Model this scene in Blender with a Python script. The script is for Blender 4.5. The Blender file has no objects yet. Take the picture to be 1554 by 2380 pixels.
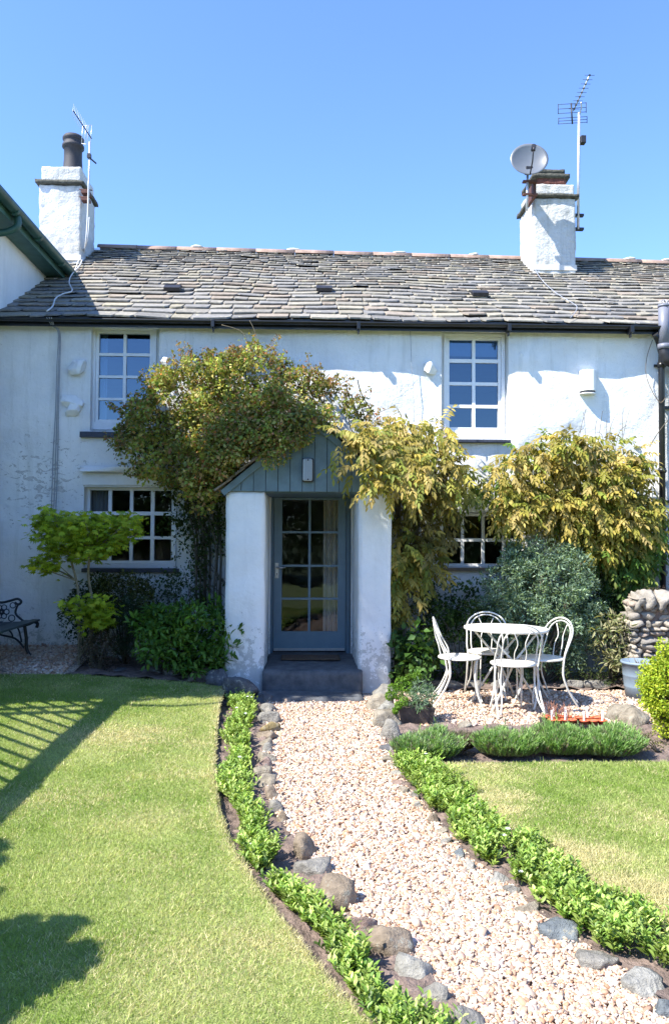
import bpy, bmesh, math, random
import numpy as np
from mathutils import Vector, Matrix, noise
random.seed(7); rng = np.random.default_rng(7)
S = bpy.context.scene; COL = S.collection
R = math.radians

# ------------------------------------------------------------------ camera
F = 1815.0; W_, H_ = 1554.0, 2380.0            # focal length and frame in photo units
CAM = Vector((0, -9.1, 1.6))
YAW, PITCH, ROLL = math.atan(66/F), math.atan(58/F), R(0.30)
fwd = Vector((math.sin(YAW)*math.cos(PITCH), math.cos(YAW)*math.cos(PITCH), math.sin(PITCH)))
rt0 = fwd.cross(Vector((0, 0, 1))).normalized(); up0 = rt0.cross(fwd)
rt = rt0*math.cos(ROLL)+up0*math.sin(ROLL); up = rt.cross(fwd)
cd = bpy.data.cameras.new('camera'); cam = bpy.data.objects.new('camera', cd); COL.objects.link(cam)
cam.matrix_world = Matrix(((rt.x, up.x, -fwd.x, CAM.x), (rt.y, up.y, -fwd.y, CAM.y), (rt.z, up.z, -fwd.z, CAM.z), (0, 0, 0, 1)))
cd.sensor_fit = 'VERTICAL'; cd.sensor_height = 24.0; cd.lens = 24.0*F/H_; cd.clip_end = 2000; cd.clip_start = 0.05
S.camera = cam
def ray(x, y): return fwd + rt*((x-W_/2)/F) - up*((y-H_/2)/F)
def at_y(x, y, Y):
    d = ray(x, y); t = (Y-CAM.y)/d.y; return CAM + d*t
def at_z(x, y, Z):
    d = ray(x, y); t = (Z-CAM.z)/d.z; return CAM + d*t
def ppm(Y): return F/(Y-CAM.y)

# ------------------------------------------------------------------ materials
def newmat(name):
    m = bpy.data.materials.new(name); m.use_nodes = True
    nt = m.node_tree; b = nt.nodes['Principled BSDF']; return m, nt, b
def N(nt, t, **k):
    n = nt.nodes.new(t)
    for a, v in k.items(): setattr(n, a, v)
    return n
def noise_n(nt, scale, detail=4, rough=.6, coord='Object', vec=None):
    tc = N(nt, 'ShaderNodeTexCoord'); n = N(nt, 'ShaderNodeTexNoise')
    n.inputs['Scale'].default_value = scale; n.inputs['Detail'].default_value = detail; n.inputs['Roughness'].default_value = rough
    nt.links.new(vec if vec else tc.outputs[coord], n.inputs['Vector']); return n
def ramp(nt, src, stops):
    r = N(nt, 'ShaderNodeValToRGB'); nt.links.new(src, r.inputs[0])
    e = r.color_ramp.elements
    while len(e) < len(stops): e.new(.5)
    for i, (p, c) in enumerate(stops):
        e[i].position = p; e[i].color = (c[0], c[1], c[2], 1) if hasattr(c, '__len__') else (c, c, c, 1)
    return r
def mix(nt, f, a, b, mode='MIX'):
    m = N(nt, 'ShaderNodeMix', data_type='RGBA', blend_type=mode)
    def put(s, v):
        if hasattr(v, 'default_value') or hasattr(v, 'links'): nt.links.new(v, s)
        elif hasattr(v, '__len__'): s.default_value = (v[0], v[1], v[2], 1)
        else: s.default_value = v
    put(m.inputs[0], f); put(m.inputs[6], a); put(m.inputs[7], b); return m.outputs[2]
def bump(nt, b, h, strength=.3, dist=.01, prev=None):
    n = N(nt, 'ShaderNodeBump'); n.inputs['Strength'].default_value = strength; n.inputs['Distance'].default_value = dist
    nt.links.new(h, n.inputs['Height'])
    if prev: nt.links.new(prev, n.inputs['Normal'])
    nt.links.new(n.outputs[0], b.inputs['Normal']); return n.outputs[0]
def simple(name, c, rough=.6, var=.15, scale=12, bs=.2, bd=.004, bscale=60, metal=0, spec=.5):
    m, nt, b = newmat(name)
    n = noise_n(nt, scale, 5)
    lo = [v*(1-var) for v in c]; hi = [min(1, v*(1+var)) for v in c]
    r = ramp(nt, n.outputs[0], [(.3, lo), (.7, hi)])
    nt.links.new(r.outputs[0], b.inputs['Base Color'])
    b.inputs['Roughness'].default_value = rough; b.inputs['Metallic'].default_value = metal
    b.inputs['Specular IOR Level'].default_value = spec
    if bs: bump(nt, b, noise_n(nt, bscale, 5).outputs[0], bs, bd)
    return m
def colattr(name, rough=.7, bs=.4, bd=.006, bscale=40, var=.35, scale=14, spec=.3, extra=None):
    m, nt, b = newmat(name)
    a = N(nt, 'ShaderNodeVertexColor', layer_name='Col')
    n = noise_n(nt, scale, 6, .65)
    r = ramp(nt, n.outputs[0], [(.25, 1-var), (.75, 1+var*.6)])
    c = mix(nt, 1.0, a.outputs[0], r.outputs[0], 'MULTIPLY')
    if extra:
        n2 = noise_n(nt, extra[0], 5, .7); r2 = ramp(nt, n2.outputs[0], [(extra[1], 0), (extra[1]+.06, 1)])
        c = mix(nt, r2.outputs[0], c, extra[2])
    nt.links.new(c, b.inputs['Base Color'])
    b.inputs['Roughness'].default_value = rough; b.inputs['Specular IOR Level'].default_value = spec
    if bs: bump(nt, b, noise_n(nt, bscale, 6, .7).outputs[0], bs, bd)
    return m
def leafmat(name, trans=.35, rough=.55, spec=.25):
    m, nt, b = newmat(name)
    a = N(nt, 'ShaderNodeVertexColor', layer_name='Col')
    nt.links.new(a.outputs[0], b.inputs['Base Color']); b.inputs['Roughness'].default_value = rough
    b.inputs['Specular IOR Level'].default_value = spec
    t = N(nt, 'ShaderNodeBsdfTranslucent'); c = mix(nt, 1.0, a.outputs[0], (1.25, 1.3, .6), 'MULTIPLY')
    nt.links.new(c, t.inputs[0])
    ms = N(nt, 'ShaderNodeMixShader'); ms.inputs[0].default_value = trans
    nt.links.new(b.outputs[0], ms.inputs[1]); nt.links.new(t.outputs[0], ms.inputs[2])
    nt.links.new(ms.outputs[0], nt.nodes['Material Output'].inputs[0]); return m

def render_mat(name, dirt=.5, peel=True, ht=.02, alb=(.84, .84, .82), grime=.5):
    """lime washed rubble wall: lumpy, with stains, moss at the foot and flaking paint"""
    m, nt, b = newmat(name)
    base = alb
    n1 = noise_n(nt, 1.6, 6, .65); r1 = ramp(nt, n1.outputs[0], [(.30, (.70, .71, .70)), (.62, base)])
    n2 = noise_n(nt, 9, 8, .75); r2 = ramp(nt, n2.outputs[0], [(.24, (.42, .43, .40)), (.38, (1, 1, 1))])
    c = mix(nt, dirt, r1.outputs[0], r2.outputs[0], 'MULTIPLY')
    # specks
    n3 = noise_n(nt, 60, 3, .6); r3 = ramp(nt, n3.outputs[0], [(.26, (.35, .35, .33)), (.33, (1, 1, 1))])
    c = mix(nt, dirt, c, r3.outputs[0], 'MULTIPLY')
    mpv = N(nt, 'ShaderNodeMapping'); tv = N(nt, 'ShaderNodeTexCoord'); nt.links.new(tv.outputs['Object'], mpv.inputs[0]); mpv.inputs[3].default_value = (1, 1, .09)
    nv = noise_n(nt, 7, 5, .7, vec=mpv.outputs[0]); rv = ramp(nt, nv.outputs[0], [(.30, (.60, .60, .55)), (.48, (1, 1, 1))]); c = mix(nt, dirt*.8, c, rv.outputs[0], 'MULTIPLY')
    geo = N(nt, 'ShaderNodeNewGeometry'); sx = N(nt, 'ShaderNodeSeparateXYZ'); nt.links.new(geo.outputs['Position'], sx.inputs[0])
    # grime near the foot
    n4 = noise_n(nt, 14, 7, .8)
    mr = N(nt, 'ShaderNodeMapRange'); nt.links.new(sx.outputs['Z'], mr.inputs[0])
    mr.inputs[1].default_value = .05; mr.inputs[2].default_value = 1.0; mr.inputs[3].default_value = .60; mr.inputs[4].default_value = .3
    lt = N(nt, 'ShaderNodeMath', operation='LESS_THAN'); nt.links.new(n4.outputs[0], lt.inputs[0]); nt.links.new(mr.outputs[0], lt.inputs[1])
    ml = N(nt, 'ShaderNodeMath', operation='MULTIPLY'); nt.links.new(lt.outputs[0], ml.inputs[0]); ml.inputs[1].default_value = grime
    c = mix(nt, ml.outputs[0], c, (.24, .25, .22))
    hsrc = noise_n(nt, 26, 8, .7).outputs[0]
    if peel:
        # flaked patch of paint round one spot of the wall
        tc = N(nt, 'ShaderNodeVectorMath', operation='DISTANCE'); nt.links.new(geo.outputs['Position'], tc.inputs[0])
        p = at_y(100, 1120, 0); tc.inputs[1].default_value = (p.x, 0, p.z)
        mk = N(nt, 'ShaderNodeMapRange'); nt.links.new(tc.outputs['Value'], mk.inputs[0])
        mk.inputs[1].default_value = .15; mk.inputs[2].default_value = 1.0; mk.inputs[3].default_value = .462; mk.inputs[4].default_value = .28
        mp = N(nt, 'ShaderNodeMapping'); tcc = N(nt, 'ShaderNodeTexCoord'); nt.links.new(tcc.outputs['Object'], mp.inputs[0]); mp.inputs[3].default_value = (1, 1, 1.9)
        n5 = noise_n(nt, 10, 9, .68, vec=mp.outputs[0]); n5.inputs['Distortion'].default_value = .8
        l5 = N(nt, 'ShaderNodeMath', operation='LESS_THAN'); nt.links.new(n5.outputs[0], l5.inputs[0]); nt.links.new(mk.outputs[0], l5.inputs[1])
        a5 = N(nt, 'ShaderNodeMath', operation='ADD'); nt.links.new(mk.outputs[0], a5.inputs[0]); a5.inputs[1].default_value = -.013
        l6 = N(nt, 'ShaderNodeMath', operation='LESS_THAN'); nt.links.new(n5.outputs[0], l6.inputs[0]); nt.links.new(a5.outputs[0], l6.inputs[1])
        ring = N(nt, 'ShaderNodeMath', operation='SUBTRACT'); nt.links.new(l5.outputs[0], ring.inputs[0]); nt.links.new(l6.outputs[0], ring.inputs[1])
        c = mix(nt, l6.outputs[0], c, (.58, .57, .55)); c = mix(nt, ring.outputs[0], c, (.09, .08, .075))
    nt.links.new(c, b.inputs['Base Color']); b.inputs['Roughness'].default_value = .85; b.inputs['Specular IOR Level'].default_value = .2
    p1 = bump(nt, b, noise_n(nt, 5, 5, .6).outputs[0], .35, .05)
    bump(nt, b, hsrc, .5, ht, p1)
    return m

M = {}
M['wall'] = render_mat('limewash')
M['pier'] = render_mat('limewash_porch', .25, False, .008)
M['harl'] = render_mat('rough_harling', 1.0, False, .09, (.50, .50, .47))
M['wing'] = render_mat('smooth_render', .35, False, .008)
M['trim'] = simple('white_paint', (.78, .79, .80), .35, .04, 20, .08)
M['reveal'] = simple('stone_reveal', (.62, .60, .52), .8, .12, 20, .3)
M['slate'] = colattr('roof_slate', .9, .6, .008, 40, .36, 22, .12, (9, .60, (.42, .39, .27)))
M['ridge'] = simple('ridge_tile', (.27, .19, .15), .85, .35, 7, .6, .012, 30)
M['mortar'] = simple('mortar', (.62, .60, .56), .9, .1)
M['black'] = simple('black_gutter_paint', (.012, .013, .015), .35, .3, 10, .05)
M['grey_pipe'] = simple('grey_plastic', (.17, .18, .22), .45, .12, 8, .1)
M['sill'] = simple('slate_sill', (.035, .04, .06), .5, .3, 20, .3)
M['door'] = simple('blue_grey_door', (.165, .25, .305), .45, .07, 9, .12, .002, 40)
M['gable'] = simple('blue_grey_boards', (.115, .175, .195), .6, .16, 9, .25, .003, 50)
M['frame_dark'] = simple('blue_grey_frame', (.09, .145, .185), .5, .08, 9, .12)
M['step'] = simple('step_concrete', (.095, .10, .105), .85, .4, 9, .6, .01, 60)
M['mat'] = simple('coir', (.12, .075, .045), .95, .3, 40, .9, .01, 200)
M['metal'] = simple('brushed_steel', (.55, .55, .55), .35, .1, 20, .05, metal=.7)
M['alu'] = simple('aluminium', (.55, .56, .58), .4, .12, 20, .05, metal=.5)
M['dark_metal'] = simple('dark_metal', (.03, .03, .035), .5, .3, 20, .1, metal=.3)
M['rust'] = simple('rusty_bracket', (.09, .035, .025), .8, .4, 20, .3)
M['pot_dark'] = simple('chimney_pot_clay', (.035, .034, .04), .7, .15, 8, .2)
M['dish'] = simple('dish_paint', (.13, .145, .165), .35, .06, 6, 0)
M['cable'] = simple('white_cable', (.6, .6, .58), .5, .1)
M['cable_grey'] = simple('weathered_cable', (.30, .32, .36), .7, .2)
M['green_gutter'] = simple('green_painted_gutter', (.028, .085, .07), .45, .35, 6, .2)
M['green_board'] = simple('green_painted_board', (.05, .13, .11), .55, .25, 8, .2)
M['iron'] = simple('black_cast_iron', (.02, .025, .03), .4, .3, 20, .1, metal=.2)
M['bench_wood'] = simple('painted_slats', (.025, .045, .05), .5, .3, 12, .2)
M['chair'] = simple('cream_painted_metal', (.70, .68, .60), .45, .06, 14, .1)
_n = M['chair'].node_tree; _b = _n.nodes['Principled BSDF']; _c = _b.inputs['Base Color'].links[0].from_socket
_r = ramp(_n, noise_n(_n, 34, 5, .75).outputs[0], [(.62, 0), (.68, 1)]); _n.links.new(mix(_n, _r.outputs[0], _c, (.22, .13, .075)), _b.inputs['Base Color'])
M['pale_metal'] = M['chair']
M['planter'] = simple('planter_wood', (.075, .06, .05), .7, .35, 12, .4, .006, 40)
M['bucket'] = simple('blue_grey_plastic', (.19, .25, .31), .5, .08, 8, .05)
M['orange_pot'] = simple('orange_plastic', (.62, .13, .05), .5, .15)
M['tray'] = simple('black_tray', (.02, .02, .02), .5, .2)
M['plant_label'] = simple('white_plant_label', (.85, .85, .85), .4, .02)
M['soil'] = simple('soil', (.19, .14, .115), .95, .5, 16, .9, .03, 45)
M['bark'] = simple('bark', (.10, .085, .06), .85, .35, 20, .7, .01, 50)
M['bark_pale'] = simple('pale_bark', (.20, .17, .11), .8, .25, 20, .5, .008, 50)
M['brick'] = simple('old_brick', (.16, .06, .045), .9, .5, 14, .8, .02, 30)
M['capslate'] = simple('mossy_slab', (.07, .07, .055), .9, .5, 14, .9, .02, 30)
M['interior'] = simple('room_paint', (.30, .28, .25), .9, .05, 5, 0)
M['floor_in'] = simple('room_floor', (.07, .05, .035), .7, .1, 5, 0)
M['curtain'] = simple('curtain_cloth', (.62, .55, .45), .9, .1, 30, .1)
M['blind'] = simple('blind_cloth', (.75, .77, .74), .8, .03, 5, 0)
M['leaf'] = leafmat('leaf')
M['leaf_gloss'] = leafmat('leaf_glossy', .3, .42, .3)
M['grass'] = leafmat('grass_blade', .35, .6, .2)
M['stone'] = colattr('garden_stone', .9, 1.0, .03, 26, .6, 13, .15, (16, .57, (.34, .33, .27)))
M['drystone'] = colattr('drystone', .9, .9, .025, 20, .35, 12, .25)
M['pebble'] = colattr('pebble', .75, .2, .003, 90, .12, 40, .25)
M['alarm'] = simple('white_alarm_plastic', (.84, .84, .82), .4, .02, 5, 0)
M['timber'] = simple('weathered_timber', (.16, .12, .08), .8, .3, 10, .3)
M['cushion'] = simple('pale_ball', (.3, .33, .34), .6, .1)

def glass_mat(name, ior=1.7, tint=(.85, .9, .92), gl=(.9, .95, 1)):
    m, nt, b = newmat(name); nt.nodes.remove(b)
    t = N(nt, 'ShaderNodeBsdfTransparent'); t.inputs[0].default_value = (*tint, 1)
    g = N(nt, 'ShaderNodeBsdfGlossy'); g.inputs['Roughness'].default_value = .01; g.inputs[0].default_value = (*gl, 1)
    f = N(nt, 'ShaderNodeFresnel'); f.inputs[0].default_value = ior
    # old uneven glass
    bn = N(nt, 'ShaderNodeBump'); bn.inputs['Strength'].default_value = .04; bn.inputs['Distance'].default_value = .02
    nt.links.new(noise_n(nt, 4, 2).outputs[0], bn.inputs['Height']); nt.links.new(bn.outputs[0], g.inputs['Normal'])
    ms = N(nt, 'ShaderNodeMixShader'); nt.links.new(f.outputs[0], ms.inputs[0]); nt.links.new(t.outputs[0], ms.inputs[1]); nt.links.new(g.outputs[0], ms.inputs[2])
    nt.links.new(ms.outputs[0], nt.nodes['Material Output'].inputs[0]); return m
M['glass'] = glass_mat('window_glass', 1.5, (.8, .85, .88))
M['glass_up'] = glass_mat('window_glass_upper', 2.2, (.45, .6, .8), (.60, .80, 1))  # blue of the reflected sky is put into the gloss tint
m, nt, b = newmat('prismatic_diffuser'); b.inputs['Base Color'].default_value = (.30, .34, .36, 1); b.inputs['Roughness'].default_value = .15
w = N(nt, 'ShaderNodeTexChecker'); tc = N(nt, 'ShaderNodeTexCoord'); nt.links.new(tc.outputs['Object'], w.inputs[0]); w.inputs['Scale'].default_value = 60
bump(nt, b, w.outputs[1], .8, .004); M['diffuser'] = m

# ------------------------------------------------------------------ object helpers
WL = {}
def tag(o, label=None, cat=None, group=None, kind=None):
    if label: o['label'] = label
    if cat: o['category'] = cat
    if group: o['group'] = group
    if kind: o['kind'] = kind
    return o
def thing(name, label, cat, loc=(0, 0, 0), group=None):
    o = bpy.data.objects.new(name, None); COL.objects.link(o); o.location = loc; o.empty_display_size = .1
    WL[o] = Vector(loc); return tag(o, label, cat, group)
def link(name, me, mat, parent=None, origin=None):
    o = bpy.data.objects.new(name, me); COL.objects.link(o)
    if mat: me.materials.append(mat)
    if parent:
        o.parent = parent; WL[o] = WL[parent]
        if WL[o].length > 0: me.transform(Matrix.Translation(-WL[o]))
    else:
        if origin is None: origin = (0, 0, 0)
        origin = Vector(origin); WL[o] = origin; o.location = origin
        if origin.length > 0: me.transform(Matrix.Translation(-origin))
    return o
def base_of(me):
    n = len(me.vertices); a = np.empty(n*3, np.float32); me.vertices.foreach_get('co', a); a = a.reshape(-1, 3)
    return Vector(((a[:, 0].min()+a[:, 0].max())/2, (a[:, 1].min()+a[:, 1].max())/2, a[:, 2].min()))
def np_mesh(name, V, Fc, C=None, smooth=False):
    """V (n,3); Fc (m,k) ints; C (n,3)"""
    me = bpy.data.meshes.new(name); V = np.ascontiguousarray(V, np.float32); Fc = np.ascontiguousarray(Fc, np.int32)
    m, k = Fc.shape
    me.vertices.add(len(V)); me.vertices.foreach_set('co', V.ravel())
    me.loops.add(m*k); me.loops.foreach_set('vertex_index', Fc.ravel())
    me.polygons.add(m); me.polygons.foreach_set('loop_start', np.arange(0, m*k, k, dtype=np.int32)); me.polygons.foreach_set('loop_total', np.full(m, k, np.int32))
    if smooth: me.polygons.foreach_set('use_smooth', np.ones(m, bool))
    if C is not None:
        ca = me.color_attributes.new('Col', 'FLOAT_COLOR', 'POINT')
        cc = np.ones((len(V), 4), np.float32); cc[:, :3] = C; ca.data.foreach_set('color', cc.ravel())
    me.update(calc_edges=True); me.validate(); return me

class MB:
    def __init__(s): s.v = []; s.f = []; s.c = []; s.col = (1, 1, 1); s.sm = []
    def add(s, vs, fs, smooth=False):
        o = len(s.v); s.v += [tuple(p) for p in vs]; s.f += [tuple(i+o for i in f) for f in fs]; s.c += [s.col]*len(vs); s.sm += [smooth]*len(fs); return s
    def box(s, x0, x1, y0, y1, z0, z1):
        vs = [(x, y, z) for x in (x0, x1) for y in (y0, y1) for z in (z0, z1)]
        return s.add(vs, [(0, 1, 3, 2), (4, 6, 7, 5), (0, 4, 5, 1), (2, 3, 7, 6), (0, 2, 6, 4), (1, 5, 7, 3)])
    def tube(s, pts, r, n=8, caps=True):
        pts = [Vector(p) for p in pts]; rs = r if hasattr(r, '__len__') else [r]*len(pts); vs = []; fs = []
        prev = None
        for i, p in enumerate(pts):
            t = (pts[min(i+1, len(pts)-1)]-pts[max(i-1, 0)]).normalized()
            if prev is None:
                a = Vector((0, 0, 1)) if abs(t.z) < .9 else Vector((1, 0, 0)); u = t.cross(a).normalized()
            else: u = (prev - t*prev.dot(t)).normalized()
            prev = u; w = t.cross(u)
            for k in range(n):
                an = 2*math.pi*k/n; vs.append(p+(u*math.cos(an)+w*math.sin(an))*rs[i])
        for i in range(len(pts)-1):
            for k in range(n): fs.append((i*n+k, i*n+(k+1) % n, (i+1)*n+(k+1) % n, (i+1)*n+k))
        s.add(vs, fs, True)
        if caps:
            o = len(s.v)-len(vs); s.f += [tuple(o+k for k in range(n-1, -1, -1)), tuple(o+(len(pts)-1)*n+k for k in range(n))]; s.sm += [False]*2
        return s
    def lathe(s, prof, c=(0, 0, 0), n=28, smooth=True):
        c = Vector(c); vs = []; fs = []
        for r, z in prof:
            for k in range(n): a = 2*math.pi*k/n; vs.append((c.x+r*math.cos(a), c.y+r*math.sin(a), c.z+z))
        for i in range(len(prof)-1):
            for k in range(n): fs.append((i*n+k, i*n+(k+1) % n, (i+1)*n+(k+1) % n, (i+1)*n+k))
        return s.add(vs, fs, smooth)
    def prism(s, poly, d):
        """poly: list of 3D points (planar), extruded by d"""
        d = Vector(d); n = len(poly); p = [Vector(q) for q in poly]; vs = p+[q+d for q in p]
        fs = [tuple(range(n-1, -1, -1)), tuple(range(n, 2*n))]+[(i, (i+1) % n, n+(i+1) % n, n+i) for i in range(n)]
        return s.add(vs, fs)
    def build(s, name, mat, parent=None, origin='base', bevel=0):
        me = bpy.data.meshes.new(name); me.from_pydata(s.v, [], s.f)
        me.polygons.foreach_set('use_smooth', s.sm)
        ca = me.color_attributes.new('Col', 'FLOAT_COLOR', 'POINT'); a = np.ones((len(s.v), 4), np.float32); a[:, :3] = np.array(s.c); ca.data.foreach_set('color', a.ravel())
        me.update()
        bm = bmesh.new(); bm.from_mesh(me); bmesh.ops.recalc_face_normals(bm, faces=bm.faces); bm.to_mesh(me); bm.free()
        o = link(name, me, mat, parent, None if parent else (base_of(me) if origin == 'base' else origin))
        if bevel:
            b = o.modifiers.new('bevel', 'BEVEL'); b.width = bevel; b.segments = 2; b.limit_method = 'ANGLE'
        return o
def spline(pts, n=8):
    pts = [Vector(p) for p in pts]; out = []
    for i in range(len(pts)-1):
        p0 = pts[max(i-1, 0)]; p1 = pts[i]; p2 = pts[i+1]; p3 = pts[min(i+2, len(pts)-1)]
        for k in range(n):
            t = k/n; out.append(.5*((2*p1)+(p2-p0)*t+(2*p0-5*p1+4*p2-p3)*t*t+(3*p1-p0-3*p2+p3)*t**3))
    out.append(pts[-1]); return out
def nz(x, y, z, s, seed=0): return noise.noise(Vector((x*s+seed, y*s-seed, z*s+seed*.7)))

def rough_box(x0, x1, y0, y1, z0, z1, cell=.05, amp=.006, seed=0, chamf=.012, freq=3.0):
    bm = bmesh.new(); bmesh.ops.create_cube(bm, size=1)
    nx, ny, nz_ = [max(1, int(round(abs(d)/cell))) for d in (x1-x0, y1-y0, z1-z0)]
    bm.free(); mb = MB()
    def face(o, u, v, nu, nv):
        o, u, v = Vector(o), Vector(u), Vector(v); vs = [o+u*(i/nu)+v*(j/nv) for i in range(nu+1) for j in range(nv+1)]
        fs = [(i*(nv+1)+j, (i+1)*(nv+1)+j, (i+1)*(nv+1)+j+1, i*(nv+1)+j+1) for i in range(nu) for j in range(nv)]
        mb.add(vs, fs, True)
    dx, dy, dz = (x1-x0, 0, 0), (0, y1-y0, 0), (0, 0, z1-z0)
    face((x0, y0, z0), dx, dz, nx, nz_); face((x0, y1, z0), dx, dz, nx, nz_); face((x0, y0, z0), dy, dz, ny, nz_)
    face((x1, y0, z0), dy, dz, ny, nz_); face((x0, y0, z0), dx, dy, nx, ny); face((x0, y0, z1), dx, dy, nx, ny)
    me = bpy.data.meshes.new('m'); me.from_pydata(mb.v, [], mb.f)
    bm = bmesh.new(); bm.from_mesh(me); bmesh.ops.remove_doubles(bm, verts=bm.verts, dist=1e-4); bmesh.ops.recalc_face_normals(bm, faces=bm.faces)
    bm.normal_update()
    for v in bm.verts:
        n = v.normal.copy(); p = v.co; k = nz(p.x, p.y, p.z, freq, seed)+.5*nz(p.x, p.y, p.z, freq*3, seed)
        corner = max(abs(n.x), abs(n.y), abs(n.z)) < .95
        v.co = p + n*(k*amp - (chamf if corner else 0))
    for f in bm.faces: f.smooth = True
    me2 = bpy.data.meshes.new('rough'); bm.to_mesh(me2); bm.free(); bpy.data.meshes.remove(me); return me2

def rock_mesh(w, d, h, seed=0, sub=3, col=(.3, .29, .27), rough=.25, boxy=.5):
    bm = bmesh.new(); bmesh.ops.create_icosphere(bm, subdivisions=sub, radius=1)
    o = Vector((seed*3.7, seed*1.3, -seed*2.1)); rr = random.Random(seed)
    planes = [(Vector((rr.gauss(0, 1), rr.gauss(0, 1), rr.gauss(0, .8))).normalized(), rr.uniform(.55, .82)) for _ in range(11)]
    for v in bm.verts:
        p = v.co.copy(); m = max(abs(p.x), abs(p.y), abs(p.z)); q = p*(1-boxy)+p/m*boxy*.85
        for pn, pd in planes:
            e = q.dot(pn)-pd
            if e > 0: q = q-pn*e
        k = 1+rough*.6*noise.noise(p*1.3+o)+rough*.40*noise.noise(p*3+o)+rough*.22*noise.noise(p*7+o)
        q = q*k; v.co = Vector((q.x*w/2, q.y*d/2, q.z*h/2))
    for f in bm.faces: f.smooth = True
    me = bpy.data.meshes.new('rock'); bm.to_mesh(me); bm.free()
    ca = me.color_attributes.new('Col', 'FLOAT_COLOR', 'POINT'); a = np.ones((len(me.vertices), 4), np.float32); a[:, :3] = col; ca.data.foreach_set('color', a.ravel())
    return me

# ------------------------------------------------------------------ foliage helpers
def unit(a): return a/np.maximum(np.linalg.norm(a, axis=1, keepdims=True), 1e-9)
def inpoly(P, poly):
    x, y = P[:, 0], P[:, 1]; c = np.zeros(len(P), bool); n = len(poly)
    for i in range(n):
        x1, y1 = poly[i]; x2, y2 = poly[(i+1) % n]
        if y1 == y2: continue
        c ^= ((y1 > y) != (y2 > y)) & (x < (x2-x1)*(y-y1)/(y2-y1)+x1)
    return c
def samp(poly, n):
    p = np.array(poly, float); lo, hi = p.min(0), p.max(0); out = []
    t = 0
    while t < n:
        q = lo+(hi-lo)*rng.random((n*2, 2)); q = q[inpoly(q, poly)]; out.append(q); t += len(q)
    return np.concatenate(out)[:n]
OVAL = (np.array([[0, 0, 0], [.5, .42, .10], [0, .5, -.02], [-.5, .42, .10], [0, 1, -.12]]), [(0, 1, 4, 2), (0, 2, 4, 3)])
LANCE = (np.array([[0, 0, 0], [.38, .25, .06], [.5, .5, .08], [.3, .8, .0], [0, 1, -.10], [-.3, .8, .0], [-.5, .5, .08], [-.38, .25, .06], [0, .5, 0]]), [(0, 1, 2, 8), (8, 2, 3, 4), (0, 8, 6, 7), (8, 4, 5, 6)])
NEEDLE = (np.array([[-.5, 0, 0], [.5, 0, 0], [.3, 1, 0], [-.3, 1, 0]]), [(0, 1, 2, 3)])
def palm():
    v = [(0, 0, 0)]; f = []
    L = [(-125, .45), (-75, .75), (-35, .95), (0, 1.05), (35, .95), (75, .75), (125, .45)]
    for i, (a, l) in enumerate(L):
        a = R(a); v.append((math.sin(a)*l*.8, math.cos(a)*l*.8, -.12*l))
    for i in range(6):
        a = R((L[i][0]+L[i+1][0])/2); v.append((math.sin(a)*.34, math.cos(a)*.34, .03))
    v.append((math.sin(R(-160))*.2, math.cos(R(160))*.2, 0)); v.append((math.sin(R(160))*.2, math.cos(R(160))*.2, 0))
    notch = [14]+list(range(8, 14))+[15]
    for i in range(7): f.append((0, notch[i], 1+i, notch[i+1]))
    return np.array(v), f
PALM = palm()
def leaves(P, D, Nn, L, Wd, C, tmpl):
    T, fs = tmpl; n = len(P); D = unit(D); X = unit(np.cross(D, Nn)); Z = np.cross(X, D)
    L = np.broadcast_to(L, n)[:, None, None]; Wd = np.broadcast_to(Wd, n)[:, None, None]
    V = P[:, None, :]+T[None, :, 0:1]*Wd*X[:, None, :]+T[None, :, 1:2]*L*D[:, None, :]+T[None, :, 2:3]*L*Z[:, None, :]
    k = len(T); Fc = (np.array(fs)[None]+(np.arange(n)*k)[:, None, None]).reshape(-1, len(fs[0]))
    return V.reshape(-1, 3), Fc, np.repeat(C, k, axis=0)
def pick(cols, n, var=.15, w=None):
    cols = np.array(cols, float); i = rng.choice(len(cols), n, p=w); j = rng.choice(len(cols), n, p=w); t = rng.random((n, 1))*.5
    c = cols[i]*(1-t)+cols[j]*t; return c*(1+var*rng.standard_normal((n, 1))).clip(.4, 1.8)
def clump_pts(centers, radii, per, shell=.35):
    """points round clump centres, with outward directions"""
    n = len(centers); idx = np.repeat(np.arange(n), per); u = unit(rng.standard_normal((n*per, 3)))
    r = radii[idx]*(1-shell*rng.random((n*per, 1))); return centers[idx]+u*r, u, idx
def clump_foliage(centers, radii, per, L, Wd, cols, tmpl=OVAL, droop=0., upn=.5, lv=.25, var=.15, clumpvar=.15, w=None, spread=.6, shell=.35):
    centers = np.asarray(centers, float); radii = np.asarray(radii, float)
    if radii.ndim == 1: radii = radii[:, None]
    P, u, idx = clump_pts(centers, radii, per, shell); n = len(P)
    D = u*.7+rng.standard_normal((n, 3))*spread+np.array([0, 0, -droop])
    Nn = u+rng.standard_normal((n, 3))*.5+np.array([0, 0, upn])
    C = pick(cols, n, var, w)*(1+clumpvar*rng.standard_normal((len(centers), 1)))[idx].clip(.5, 1.6)
    l = L*(1+lv*rng.standard_normal(n)).clip(.5, 1.6)
    return leaves(P, D, Nn, l, l*Wd/L, C, tmpl)
def join(parts):
    V = []; Fc = []; C = []; o = 0
    for v, f, c in parts: V.append(v); Fc.append(f+o); C.append(c); o += len(v)
    return np.concatenate(V), np.concatenate(Fc), np.concatenate(C)
def poly_centers(poly, n, Y0, Y1):
    q = samp(poly, n); out = []
    for x, y in q:
        out.append(at_y(x, y, Y0+(Y1-Y0)*random.random()))
    return np.array([tuple(p) for p in out])
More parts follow.
